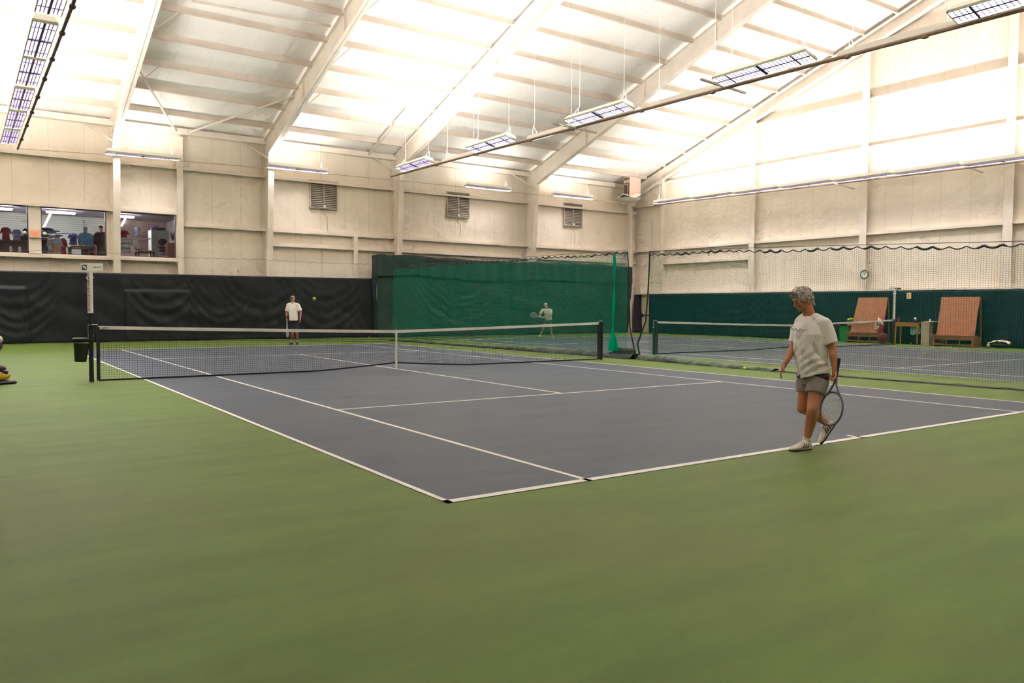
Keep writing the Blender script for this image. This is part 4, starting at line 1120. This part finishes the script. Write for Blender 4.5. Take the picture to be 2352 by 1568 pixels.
MB().ell((-2.52, 12.22, .16), (.32, .16, .12), n=3).build('bag_body', mat('yellow_fabric', (.75, .52, .03), .6, noise_amt=.5, noise_scale=8, color2=(.5, .25, .05)), t, smooth=True)
MB().ell((-2.45, 12.2, .04), (.34, .17, .045), n=3).build('base', M_black, t, smooth=True)
MB().ell((-2.48, 12.2, .29), (.22, .12, .07), n=2).cap((-2.36, 12.14, .26), .02, (-2.27, 12.12, .22), .03).build('top_flap', mat('plum_fabric', (.05, .01, .05), .6), t, smooth=True)
MB().cap((-2.2, 12.16, .035), .03, (-2.13, 12.15, .03), .022).build('strap', M_black, t, smooth=True)

# ------------------------------------------------------------------ people
def V(*a): return Vector(a)
def vox(b, name, m, parent, size, it=3, disp=0, dscale=.15):
    """union of closed pieces turned into one continuous smooth surface"""
    me = bpy.data.meshes.new(name); b.bm.to_mesh(me); b.bm.free()
    o = bpy.data.objects.new(name, me); TMP.collection.objects.link(o); me.materials.append(m)
    r = o.modifiers.new('r', 'REMESH'); r.mode = 'VOXEL'; r.voxel_size = size; r.use_smooth_shade = True
    s_ = o.modifiers.new('s', 'SMOOTH'); s_.iterations = it; s_.factor = .5
    dg = tmp_dg()
    nm = bpy.data.meshes.new_from_object(o.evaluated_get(dg))
    TMP.collection.objects.unlink(o); COL.objects.link(o)
    o.modifiers.clear(); o.data = nm; bpy.data.meshes.remove(me)
    for p in nm.polygons: p.use_smooth = True
    if disp:
        nn = [v.normal.copy() for v in nm.vertices]; cc_ = [v.co.copy() for v in nm.vertices]; fl_ = []
        for c_, n_v in zip(cc_, nn):
            q = c_ / dscale
            f = abs(noise.noise(V(q.x * .8 + q.z * .35, q.y * .8, q.z * .45))) * 2 - .5
            fl_.extend(c_ + n_v * disp * f)
        nm.vertices.foreach_set('co', fl_); nm.update()
    if parent is not None: o.parent = parent; o.matrix_basis = Matrix.Identity(4)
    return o
def frame3(y, up):
    y = y.normalized(); x = y.cross(up).normalized(); z = x.cross(y).normalized()
    return Matrix((x, y, z)).transposed()
def ringloft(b, rings, n=24):
    """rings: (centre, half axis X, half axis Y)"""
    rr = []
    for c, X, Y in rings:
        rr.append([b.bm.verts.new(c + X * math.cos(2 * PI * k / n) + Y * math.sin(2 * PI * k / n)) for k in range(n)])
    for a, c in zip(rr, rr[1:]):
        for k in range(n): b.bm.faces.new((a[k], a[(k + 1) % n], c[(k + 1) % n], c[k]))
    b.bm.faces.new(rr[0][::-1]); b.bm.faces.new(rr[-1])
def hand(b, w, d, pn, th, curl, s=1.0, splay=.10):
    """w wrist, d hand direction, pn palm normal, th side of thumb, curl radians per joint"""
    d = d.normalized(); th = (th - d * th.dot(d)).normalized(); pn = (pn - d * pn.dot(d) - th * pn.dot(th)).normalized()
    R = Matrix((th, d, pn)).transposed()
    b.ell(w + d * .045 * s, (.040 * s, .050 * s, .016 * s), R, 2)
    b.cap(w - d * .01, .026 * s, w + d * .03 * s, .026 * s, 10)
    for i, (off, ln) in enumerate(((.030, .070), (.010, .079), (-.010, .073), (-.029, .056))):
        p = w + d * .083 * s + th * off * s; ang = 0; r = .0088 * s
        dd = (d + th * off * splay * 20 * .3).normalized()
        for j, f in enumerate((.46, .30, .24)):
            ang += curl * (1.0 + .08 * i) * (.8 if j == 0 else 1)
            v = dd * math.cos(ang) + pn * math.sin(ang)
            q = p + v * ln * f * s
            b.cap(p, r, q, r * .9, 8); p = q; r *= .93
    p = w + d * .03 * s + th * .035 * s; v = (d * .6 + th * .7 + pn * .25).normalized()
    q = p + v * .038 * s; b.cap(p, .012 * s, q, .010 * s, 8)
    v2 = (d * .85 + th * .2 + pn * (.3 + curl * .5)).normalized(); b.cap(q, .010 * s, q + v2 * .03 * s, .0085 * s, 8)

def head_prims(b, c, R, s):
    T = lambda x, y, z: c + R @ V(x, y, z) * s
    E = lambda p, r: b.ell(T(*p), [q * s for q in r], R, 3)
    E((0, -.012, .022), (.074, .094, .086)); E((0, .030, -.040), (.056, .056, .066)); E((0, .062, -.090), (.030, .028, .022))
    E((0, .02, -.07), (.054, .05, .035))
    E((0, .079, .019), (.048, .018, .013)); E((.030, .070, .008), (.016, .014, .009)); E((-.030, .070, .008), (.016, .014, .009)); E((.032, .066, -.028), (.02, .018, .016)); E((-.032, .066, -.028), (.02, .018, .016))
    b.cap(T(0, .086, .006), .008 * s, T(0, .108, -.032), .013 * s, 8); E((0, .096, -.036), (.017, .012, .009))
    E((0, .084, -.064), (.024, .011, .008))
    for k in (-1, 1): E((k * .076, -.005, -.012), (.010, .020, .031))
def face_parts(par, c, R, s, skin_d, iris=(.02, .02, .03), brow=None):
    T = lambda x, y, z: c + R @ V(x, y, z) * s
    Mw = bpy.data.materials.get('eye_white') or mat('eye_white', (.75, .72, .68), .3)
    Mi = bpy.data.materials.get('eye_dark') or mat('eye_dark', iris, .2)
    for k in (-1, 1):
        e = MB().ell(T(k * .030, .0720, -.003), (.0120 * s, .0105 * s, .0065 * s), R).build('eye', Mw, par, smooth=True)
        MB().ell(T(k * .030, .0790, -.004), .0048 * s, n=2).build('iris', Mi, e, smooth=True)
        if brow: MB().cap(T(k * .014, .094, .022), .005 * s, T(k * .05, .083, .026), .004 * s, 6).build('eyebrow', brow, par, smooth=True)
    MB().ell(T(0, .094, -.064), (.022 * s, .005 * s, .0045 * s), R).build('lips', skin_d, par, smooth=True)

def lerp(a, b, t): return a + (b - a) * t

def person(J, o_):
    """J: joints in metres; o_: options"""
    s = o_.get('s', 1.0); F, L = o_['F'], o_['L']; Z = V(0, 0, 1)
    vx = o_.get('vox', .006)
    sk = o_['skin']
    b = MB()
    HR = frame3(o_['hf'], o_.get('hup', Z))
    hs = s * o_.get('hs', 1.0); head_prims(b, J['head'], HR, hs)
    b.cap(J['neck'], .063 * s, J['head'] + HR @ V(0, -.02, -.06) * s, .058 * s)
    up = (J['neck'] - J['pelvis']).normalized()
    Lt = (J['shL'] - J['shR']).normalized(); Ft = Lt.cross(up).normalized()
    if Ft.dot(F) < 0: Ft = -Ft
    Lp = (J['hipL'] - J['hipR']).normalized()
    tor = []
    for t, a, d in ((-.06, .145, .10), (.05, .16, .11), (.3, .150, .105), (.6, .165, .115), (.82, .17, .105), (.93, .13, .085), (1.0, .065, .06)):
        ax = lerp(Lp, Lt, max(0, min(1, t))).normalized()
        tor.append((lerp(J['pelvis'], J['neck'], t) + Ft * (.02 if .3 < t < .8 else 0), ax * a * s, Ft * d * s))
    ringloft(b, tor)
    for k in 'LR':
        b.cap(J['sh' + k], .058 * s, J['el' + k], .042 * s); b.cap(lerp(J['sh' + k], J['neck'], .0), .06 * s, lerp(J['sh' + k], J['neck'], .45), .06 * s)
        m_ = lerp(J['el' + k], J['wr' + k], .3)
        b.cap(J['el' + k], .041 * s, m_, .043 * s); b.cap(m_, .043 * s, J['wr' + k], .026 * s)
        hd, pn, th, cu = o_['hand' + k]
        hand(b, J['wr' + k], hd, pn, th, cu, s * 1.02)
        b.cap(J['hip' + k], .088 * s, J['kn' + k], .058 * s)
        m_ = lerp(J['kn' + k], J['an' + k], .3) - (o_['toe' + k] - J['an' + k]).normalized() * .018
        b.cap(J['kn' + k], .056 * s, m_, .058 * s); b.cap(m_, .058 * s, J['an' + k], .037 * s)
        b.cap(J['an' + k], .034 * s, lerp(J['an' + k], o_['heel' + k], .5) + (o_['toe' + k] - o_['heel' + k]) * .12, .02 * s)
    body = vox(b, 'person', sk, None, vx, o_.get('it', 4))
    tag(body, o_['label'], 'person')
    # shirt
    if 'shirt' in o_:
        b = MB(); lo = o_.get('slack', 1.0)
        sh = []
        for t, a, d in ((o_.get('hem', -.10), .185, .150), (.02, .182, .150), (.25, .182, .148), (.5, .188, .150), (.72, .195, .142), (.86, .19, .118), (.95, .13, .092), (1.0, .080, .078)):
            ax = lerp(Lp, Lt, max(0, min(1, t))).normalized()
            sh.append((lerp(J['pelvis'], J['neck'], t) + Ft * (.015 if .2 < t < .8 else 0), ax * a * s * lo, Ft * d * s * lo))
        ringloft(b, sh)
        sl = o_.get('sleeve', .72)
        for k in 'LR':
            e = lerp(J['sh' + k], J['el' + k], sl) if sl <= 1 else lerp(J['el' + k], J['wr' + k], sl - 1)
            if sl > 1:
                b.cap(J['sh' + k], .072 * s, J['el' + k], .06 * s); b.cap(J['el' + k], .06 * s, e, .045 * s)
            else:
                dv = (J['el' + k] - J['sh' + k]).normalized()
                b.cap(J['sh' + k], .074 * s, lerp(J['sh' + k], e, .4), .075 * s)
                b.tube([lerp(J['sh' + k], e, .2), e], [.074 * s, .078 * s], 16)
            b.cap(J['sh' + k], .076 * s, lerp(J['sh' + k], J['neck'], .52) - Z * .004, .074 * s)
        shirt = vox(b, 'shirt', o_['shirt'], body, vx * 1.05, 3, o_.get('fold', .012), .13)
        if o_.get('drape'):
            H = (J['neck'] - J['pelvis']).length
            nn = [v.normal.copy() for v in shirt.data.vertices]; cc_ = [v.co.copy() for v in shirt.data.vertices]; fl_ = []
            for co, nv in zip(cc_, nn):
                q = co - J['pelvis']; t = q.z / H; la = q.dot(Lt); fo_ = q.dot(Ft)
                wn = noise.noise(co * 3.0); co = co.copy()
                if t < .8:
                    ph = (t * H - la * .75 + wn * .06) * 2 * PI / .10
                    co += nv * .0058 * math.sin(ph) * max(0, 1 - abs(t - .22) / .5) * max(0, min(1, (la + .16) * 5)) * (1 - .5 * t)
                    co += nv * .006 * math.sin((la + fo_ * .4 + wn * .05) * 2 * PI / .09) * max(0, .5 - t)
                if t < .35:
                    k_ = (.35 - t) / .35
                    co.z += k_ * (.055 * max(0, la / .18) - .02 * max(0, -la / .18))
                fl_.extend(co)
            shirt.data.vertices.foreach_set('co', fl_); shirt.data.update()
        if o_.get('collar'):
            MB().lathe(J['neck'] + Z * .012, [(.066 * s, -.02), (.082 * s, -.025), (.072 * s, .03), (.062 * s, .03)], 20).build('collar', o_['collar'], body, smooth=True)
    b = MB()
    w = lerp(J['pelvis'], J['neck'], .1)
    ringloft(b, [(lerp(J['pelvis'], J['neck'], -.10), Lp * .165 * s, F * .125 * s), (J['pelvis'], Lp * .172 * s, F * .13 * s), (w, Lp * .165 * s, F * .122 * s)])
    for k in 'LR':
        fr = o_.get('shortlen', .62)
        if fr > 1:
            b.cap(J['hip' + k], .10 * s, J['kn' + k], .075 * s); b.tube([J['kn' + k], lerp(J['kn' + k], J['an' + k], .9)], [.075 * s, .062 * s], 16)
        else:
            e = lerp(J['hip' + k], J['kn' + k], fr)
            b.ell(J['hip' + k], .105 * s, n=3); b.tube([J['hip' + k], e], [.106 * s, .104 * s], 20)
    vox(b, 'shorts' if o_.get('shortlen', .6) <= 1 else 'trousers', o_['shorts'], body, vx * 1.05, 3, .009, .09)
    # socks and shoes
    for k in 'LR':
        if 'socks' in o_:
            a = lerp(J['an' + k], J['kn' + k], o_.get('sockh', .16))
            MB().tube([a, J['an' + k], J['an' + k] + (o_['heel' + k] - J['an' + k]) * .35 + (o_['toe' + k] - o_['heel' + k]) * .10], [.0415 * s, .0425 * s, .040 * s], 16).build('sock', o_['socks'], body, smooth=True)
        if 'shoe' in o_:
            he, toe, su = o_['heel' + k], o_['toe' + k], o_.get('sup' + k, Z)
            dv = (toe - he).normalized(); R = frame3(dv, su); up_ = R @ V(0, 0, 1); Lf = (toe - he).length
            T = lambda x, y, z: he + R @ V(x, y, z)
            b = MB(); rg = []
            for (y, w_, h, z0) in ((0, .012, .03, .03), (.006, .028, .062, .012), (.03, .037, .098, .008), (.065, .040, .112, .008), (.10, .040, .104, .008), (Lf * .45, .040, .088, .008), (Lf * .58, .044, .072, .008), (Lf * .72, .048, .058, .008), (Lf * .86, .044, .050, .010), (Lf * .95, .032, .040, .012), (Lf, .012, .022, .016)):
                rg.append((T(0, y, (h + z0) / 2), R @ V(w_, 0, 0), R @ V(0, 0, (h - z0) / 2)))
            ringloft(b, rg, 20)
            b.box((-.034, .014, .006), (.034, Lf * .9, .035), Matrix.Translation(he) @ R.to_4x4())
            so = vox(b, 'shoe', o_['shoe'], body, .005, 4)
            b = MB(); prof = [(.028, .0), (.042, .04), (.036, Lf * .45), (.047, Lf * .75), (.035, Lf * .95), (.012, Lf * 1.0)]
            for (w0, y0), (w1, y1) in zip(prof, prof[1:]):
                b.hexa([T(-w0, y0, 0), T(w0, y0, 0), T(w1, y1, 0), T(-w1, y1, 0), T(-w0, y0, .010), T(w0, y0, .010), T(w1, y1, .010), T(-w1, y1, .010)])
            bmesh.ops.remove_doubles(b.bm, verts=b.bm.verts, dist=1e-4)
            b.build('sole', o_.get('sole', M_black), so, smooth=False)
            if o_.get('stripes'):
                for sd in (-1, 1):
                    b = MB()
                    for q in range(3):
                        y = Lf * (.30 + .11 * q)
                        b.bar(T(sd * .0445, y, .028), T(sd * .033, y - .03, .072), .007, .012)
                    b.build('side_stripes', o_['stripes'], so)
                b = MB()
                for q in range(4): b.bar(T(-.022, Lf * (.42 + .06 * q), .0915 - .010 * q), T(.022, Lf * (.44 + .06 * q), .0915 - .010 * q), .007)
                b.build('laces', M_white, so)
    if 'skin_d' in o_: face_parts(body, J['head'], HR, hs, o_['skin_d'], brow=o_.get('brow'))
    return body, HR

def racket(name, label, butt, dirv, side, mf, mg, L=.69):
    d = dirv.normalized(); x = (side - d * side.dot(d)).normalized()
    t = thing(name, label, 'racket', tuple(butt))
    P = lambda a, b_: butt + d * a + x * b_
    MB().tube([P(0, 0), P(.01, 0), P(.18, 0), P(.20, 0)], [.019, .0175, .016, .013], 10).build('grip', mg, t, smooth=True)
    hc_, hl, hw = .52, .172, .132
    fr = MB(); n = 40
    fr.tube([P(hc_ + hl * math.cos(2 * PI * k / n), hw * math.sin(2 * PI * k / n)) for k in range(n + 1)], .0105, 8, cap=False)
    for k in (-1, 1): fr.tube([P(.19, .006 * k), P(.27, .016 * k), P(.35, .055 * k), P(.395, .09 * k)], .010, 8)
    fr.build('racket_frame', mf, t, smooth=True)
    st = MB()
    for k in range(-7, 8):
        q = k * .0165; h = hl * math.sqrt(max(0, 1 - (q / hw) ** 2)); st.tube([P(hc_ - h, q), P(hc_ + h, q)], .0012, 4)
    for k in range(-9, 10):
        q = k * .0175; h = hw * math.sqrt(max(0, 1 - (q / hl) ** 2)); st.tube([P(hc_ + q, -h), P(hc_ + q, h)], .0012, 4)
    st.build('strings', M_whiteplastic, t)
    return t

M_skin1 = mat('tanned_skin', (.60, .245, .125), .5, noise_amt=.15, noise_scale=14, subsurface=.08)
M_skin2 = mat('ruddy_skin', (.56, .235, .150), .5, noise_amt=.1, noise_scale=14, subsurface=.08)
M_lip = mat('lip_skin', (.40, .11, .08), .5)
M_tee = mat('white_cotton', (.90, .86, .84), .85, bump=.5, bump_scale=7, stretch=(1, 1, .6), noise_amt=.05)
M_grey = mat('grey_polyester', (.27, .235, .215), .6, bump=.6, bump_scale=9)
M_sock = mat('white_sock', (.72, .68, .62), .9)
M_shoe = mat('white_leather', (.76, .70, .60), .45)
M_stripe = mat('plum_trim', (.10, .03, .09), .5)
M_hairw = mat('silver_hair', (.70, .62, .57), .7, noise_amt=.55, noise_scale=26, color2=(.30, .24, .22), bump=.9, bump_scale=55, stretch=(1, 1, .35))

# walking man at the baseline
D1 = (V(4.30, -.05, .9) - CP).dot(CF)
def A1(u, v, d=0.0): return at_depth(u, v, D1 - d)
F1 = V(-.975, .22, 0).normalized(); L1 = V(-F1.y, F1.x, 0); Vw = V(CF.x, CF.y, 0).normalized(); Sc = V(CR.x, CR.y, 0).normalized()
heelL, toeL = V(4.345, -.10, 0), V(4.045, -.065, 0)
toeR = on_z(1885, 1020, .012); heelR = toeR + (V(0, 0, 1) * .205 + Sc * .135 - Vw * .0).normalized() * .275
J = dict(head=A1(1843, 687, .02), neck=A1(1860, 726, 0), pelvis=A1(1868, 868, 0),
         shL=A1(1893, 744, .14), shR=A1(1840, 742, -.13), elL=A1(1912, 800, .17), elR=A1(1822, 799, -.12),
         wrL=A1(1917, 850, .22), wrR=A1(1803, 835, -.04),
         hipL=A1(1879, 875, .07), hipR=A1(1856, 872, -.07), knL=A1(1866, 940, .15), knR=A1(1843, 938, -.06),
         anL=heelL + F1 * .055 + V(0, 0, .10), anR=heelR + (toeR - heelR).normalized() * .06 + (Vw * -.0 - Sc * .045 + V(0, 0, .045)) * .9)
hf = (-Sc * .95 - Vw * .24 + V(0, 0, -.38)).normalized()
W1, HR1 = person(J, dict(label='silver-haired man in white T-shirt and grey shorts walking along the baseline, racket in hand', F=F1, L=L1, hf=hf, skin=M_skin1, vox=.0055,
    skin_d=M_lip, brow=mat('grey_brow', (.40, .30, .26), .8), drape=True, shirt=M_tee, hem=.02, fold=.013, sleeve=.80, shorts=M_grey, shortlen=.46, socks=M_sock, sockh=.12, shoe=M_shoe, stripes=M_stripe,
    heelL=heelL, toeL=toeL, heelR=heelR, toeR=toeR, supR=(-Sc * .85 + V(0, 0, .4)).normalized() * 1.0,
    handL=(V(0, 0, -1) - Sc * .05, -Sc - Vw * .2, -Vw, 1.15), handR=(V(0, 0, -.85) - Sc * .42, Sc * .5 + Vw * .5, -Vw * .8 + -Sc * .3, .28)))
c = J['head']; T = lambda x, y, z: c + HR1 @ V(x, y, z)
b = MB()
b.ell(T(0, -.022, .045), (.088, .102, .082), HR1, 3); b.ell(T(0, -.060, -.005), (.080, .062, .085), HR1, 3)
b.ell(T(-.01, .055, .082), (.072, .040, .034), HR1, 3); b.ell(T(.0, .015, .105), (.065, .07, .034), HR1, 3)
for k in (-1, 1): b.ell(T(k * .070, .01, .02), (.016, .05, .045), HR1, 3); b.ell(T(k * .055, .06, .060), (.03, .03, .028), HR1, 2)
b.ell(T(0, -.075, -.065), (.062, .035, .045), HR1, 3)
vox(b, 'hair', M_hairw, W1, .0045, 2, .013, .022)
# chest lettering line, on the shirt front
up1 = (J['neck'] - J['pelvis']).normalized(); Lt = (J['shL'] - J['shR']).normalized(); Ft = Lt.cross(up1).normalized()
if Ft.dot(F1) < 0: Ft = -Ft
b = MB(); pts = []
for k in range(46):
    t = k / 45; an = -.80 + 1.35 * t
    p = lerp(J['pelvis'], J['neck'], .80) + Ft * .016 + Lt * math.sin(an) * .1995 + Ft * math.cos(an) * .139 + V(0, 0, -.008 + .006 * math.sin(t * 22) + (.012 if k % 9 == 0 else 0))
    pts.append(p)
b.tube(pts, .0028, 5)
b.build('chest_lettering', mat('grey_print', (.26, .23, .24), .8), W1)
wt = lerp(J['pelvis'], J['neck'], .045)
b = MB(); ringloft(b, [(wt - V(0, 0, .03), Lt * .178, F1 * .136), (wt + V(0, 0, .02), Lt * .176, F1 * .134)], 32)
b.build('waistband', mat('dark_lining', (.05, .03, .07), .7), W1, smooth=True)
butt = A1(1927, 823, .19); tip = A1(1905, 968, .23)
racket('tennis_racket', 'dark racket hanging head down from the walking man hand', butt, tip - butt, (Sc * .50 - Vw * .87), mat('slate_frame', (.16, .14, .22), .35), mat('navy_grip', (.03, .02, .06), .6))

# far player with cap
D2 = (V(7.55, 24.5, .9) - CP).dot(CF)
def A2(u, v, d=0.0): return at_depth(u, v, D2 - d)
M_polo = mat('white_polo', (.80, .77, .72), .85, bump=.3, bump_scale=10)
M_blk = mat('black_shorts', (.012, .008, .016), .7)
Fd = -Vw
gz_ = on_z(677, 791, 0).z
def onfl(u, v): return on_z(u, v, 0)
fL, fR = onfl(683, 790.5), onfl(671, 790.5)
J = dict(head=A2(672, 686.5, .03), neck=A2(672.5, 696.5, 0), pelvis=A2(675, 737, 0), shL=A2(684.5, 701, 0), shR=A2(662, 701, 0),
         elL=A2(690.5, 716, 0), elR=A2(658.5, 717, 0), wrL=A2(689.5, 732, .08), wrR=A2(658.5, 732, .08),
         hipL=A2(679, 741, 0), hipR=A2(670.5, 741, 0), knL=A2(682, 765, .04), knR=A2(672, 765, .04))
J['anL'] = fL + V(0, 0, .1); J['anR'] = fR + V(0, 0, .1)
W2, HR2 = person(J, dict(label='man in cap, white polo and black shorts standing at the far baseline', F=Fd, L=Sc, hf=(Fd + V(0, 0, -.1)), skin=M_skin2, vox=.012, it=2, s=1.0,
    hs=1.12, slack=.93, skin_d=M_lip, shirt=M_polo, hem=.02, fold=.008, sleeve=.85, collar=M_polo, shorts=M_blk, shortlen=.72, socks=M_sock, sockh=.22, shoe=M_black, 
    heelL=fL - Fd * .06, toeL=fL + Fd * .2 + Sc * .04, heelR=fR - Fd * .06, toeR=fR + Fd * .2 - Sc * .04, sole=M_black,
    handL=(V(0, 0, -1), -Sc, Fd, .4), handR=(V(0, 0, -1), Sc, Fd, .9)))
c = J['head']; T2 = lambda x, y, z: c + HR2 @ V(x, y, z) * 1.1
MB().ell(T2(0, -.01, .055), (.084, .10, .065), HR2, 3).build('cap', mat('grey_cap', (.30, .27, .28), .8), W2, smooth=True)
MB().ell(T2(0, .11, .045), (.065, .06, .010), HR2, 2).build('cap_brim', mat('dark_brim', (.06, .05, .06), .8), W2, smooth=True)
MB().ell(T2(0, .085, .005), (.06, .014, .014), HR2, 2).build('sunglasses', M_black, W2, smooth=True)
MB().tube([lerp(J['wrR'], J['elR'], .10), lerp(J['wrR'], J['elR'], .32)], .037, 12).build('wristband', M_blk, W2)
bu = J['wrR'] + V(0, 0, -.02) + Sc * .01
racket('tennis_racket', 'white racket hanging beside the leg of the man in black shorts', bu, V(0, 0, -1) + Sc * .03 + Fd * .05, Fd, M_whiteplastic, M_whiteplastic)

# crouching player on the far court
D3 = (V(21.05, 26.4, .9) - CP).dot(CF)
def A3(u, v, d=0.0): return at_depth(u, v, D3 - d)
M_tee3 = mat('pale_grey_tee', (.62, .62, .58), .85, bump=.3, bump_scale=10)
f3L, f3R = onfl(1268, 773), onfl(1242, 773)
J = dict(head=A3(1253.5, 701, .22), neck=A3(1256, 709, .12), pelvis=A3(1260, 733, -.12), shL=A3(1266, 713, .10), shR=A3(1245, 713, .12),
         elL=A3(1265, 723, .28), elR=A3(1239.5, 722, .25), wrL=A3(1250, 729, .42), wrR=A3(1240, 727.5, .45),
         hipL=A3(1263, 736, -.1), hipR=A3(1255, 736, -.1), knL=A3(1264.5, 750, .16), knR=A3(1248.5, 750, .16))
J['anL'] = f3L + V(0, 0, .1) - Fd * .05; J['anR'] = f3R + V(0, 0, .1) - Fd * .05
M_dgreen = mat('dark_green_shorts', (.012, .035, .03), .7)
W3, HR3 = person(J, dict(label='white-haired man crouching ready with racket before the tall green curtain', F=Fd, L=Sc, hf=(Fd + V(0, 0, -.25) - Sc * .1), skin=mat('pink_skin', (.62, .30, .22), .5), vox=.012, it=2, s=.98,
    skin_d=M_lip, shirt=M_tee3, hem=-.02, fold=.008, sleeve=.8, shorts=M_dgreen, shortlen=.6, socks=M_sock, sockh=.5, shoe=M_shoe,
    heelL=f3L - Fd * .08 , toeL=f3L + Fd * .17 + Sc * .10, heelR=f3R - Fd * .08, toeR=f3R + Fd * .17 - Sc * .12, sole=M_shoe,
    handL=(-Sc + V(0, 0, -.15), V(0, 0, -1), Fd, .9), handR=(-Sc + Fd * .4 + V(0, 0, .1), V(0, 0, -1), Fd, .9)))
c = J['head']; T3 = lambda x, y, z: c + HR3 @ V(x, y, z)
MB().ell(T3(0, -.025, .045), (.080, .088, .070), HR3, 3).build('hair', mat('white_hair', (.75, .68, .62), .8), W3, smooth=True)
bu = A3(1249, 729, .50); tp = A3(1217, 721, .62)
racket('tennis_racket', 'pale racket held out by the crouching man', bu, tp - bu, V(0, 0, 1) * .8 + Fd * .4, mat('beige_frame', (.50, .48, .38), .4), M_whiteplastic)

# people in the shop
def shop_person(u, v, y, fdir, lab, shirtm, hatm, hairm, brim=True, s=1.0, bot=None):
    hd = on_y(u, v, y); fz = SZ; H_ = hd.z - fz + .11
    k = s; C0 = V(hd.x, y, 0); Fq = fdir.normalized(); Lq = V(-Fq.y, Fq.x, 0)
    def Q(f, l, z): return C0 + Fq * f + Lq * l + V(0, 0, fz + z)
    hz = hd.z - fz
    J = dict(head=Q(.02, 0, hz), neck=Q(0, 0, hz - .16), pelvis=Q(0, 0, hz - .70), shL=Q(0, .19, hz - .24), shR=Q(0, -.19, hz - .24),
             elL=Q(.02, .25, hz - .52), elR=Q(.02, -.25, hz - .52), wrL=Q(.16, .2, hz - .72), wrR=Q(.16, -.2, hz - .72),
             hipL=Q(0, .09, hz - .75), hipR=Q(0, -.09, hz - .75), knL=Q(.02, .1, (hz - .75) * .52), knR=Q(.02, -.1, (hz - .75) * .52), anL=Q(-.02, .1, .10), anR=Q(-.02, -.1, .10))
    P_, HRq = person(J, dict(label=lab, F=Fq, L=Lq, hf=Fq, skin=M_skin2, vox=.022, it=1, shirt=shirtm, hem=-.12, sleeve=1.85, fold=.01, slack=1.08, shorts=bot or M_blk, shortlen=2,
        shoe=M_black, heelL=Q(-.08, .1, 0), toeL=Q(.18, .12, 0), heelR=Q(-.08, -.1, 0), toeR=Q(.18, -.12, 0), handL=(V(0, 0, -1) + Fq * .3, -Lq, Fq, .5), handR=(V(0, 0, -1) + Fq * .3, Lq, Fq, .5)))
    Tq = lambda x, y_, z: J['head'] + HRq @ V(x, y_, z)
    if hairm: MB().ell(Tq(0, -.02, .03), (.088, .10, .095), HRq, 3).ell(Tq(0, -.06, -.06), (.08, .05, .08), HRq, 2).build('hair', hairm, P_, smooth=True)
    if hatm:
        MB().ell(Tq(0, -.01, .055), (.088, .102, .07), HRq, 3).build('cap', hatm, P_, smooth=True)
        MB().ell(Tq(0, .11, .04), (.06, .055, .010), HRq, 2).build('cap_brim', hatm, P_, smooth=True)
    return P_
shop_person(196, 527, 33.2, V(.2, 1, 0), 'person in light blue jacket and pink cap seen from behind in the shop', cm('sky_jacket', (.10, .42, .72)), cm('pink_cap', (.60, .28, .58)), mat('grey_hair', (.5, .45, .4), .8))
shop_person(232, 525, 33.0, V(-.35, -1, 0), 'person in dark jacket and cap standing at the shop window', cm('black_jacket', (.018, .010, .022)), cm('maroon_cap', (.07, .02, .03)), None)
shop_person(210, 545, 34.3, V(1, -.2, 0), 'person in maroon jacket bending behind the blue jacket', cm('maroon_jacket', (.18, .03, .05)), None, mat('brown_hair', (.12, .05, .04), .8))
shop_person(58, 531, 33.9, V(.6, 1, 0), 'person with black hair and black jacket at the shop counter', cm('black_coat', (.014, .010, .016)), None, mat('black_hair', (.01, .008, .01), .7))


bpy.data.scenes.remove(TMP)
# ------------------------------------------------------------------ world, light, view
W = bpy.data.worlds.new('world'); S.world = W; W.use_nodes = True
W.node_tree.nodes['Background'].inputs[0].default_value = (.9, .85, .8, 1)
W.node_tree.nodes['Background'].inputs[1].default_value = 0.02
S.view_settings.view_transform = 'Standard'; S.view_settings.look = 'None'
S.view_settings.gamma = 1; S.view_settings.use_curve_mapping = False
S.view_settings.exposure = 2.03
S.cycles.use_denoising = True
S.cycles.diffuse_bounces = 4; S.cycles.glossy_bounces = 2; S.cycles.transmission_bounces = 2; S.cycles.transparent_max_bounces = 12; S.cycles.max_bounces = 6
S.cycles.use_adaptive_sampling = True; S.cycles.adaptive_threshold = 0.1; S.cycles.adaptive_min_samples = 12
S.cycles.sample_clamp_indirect = 10
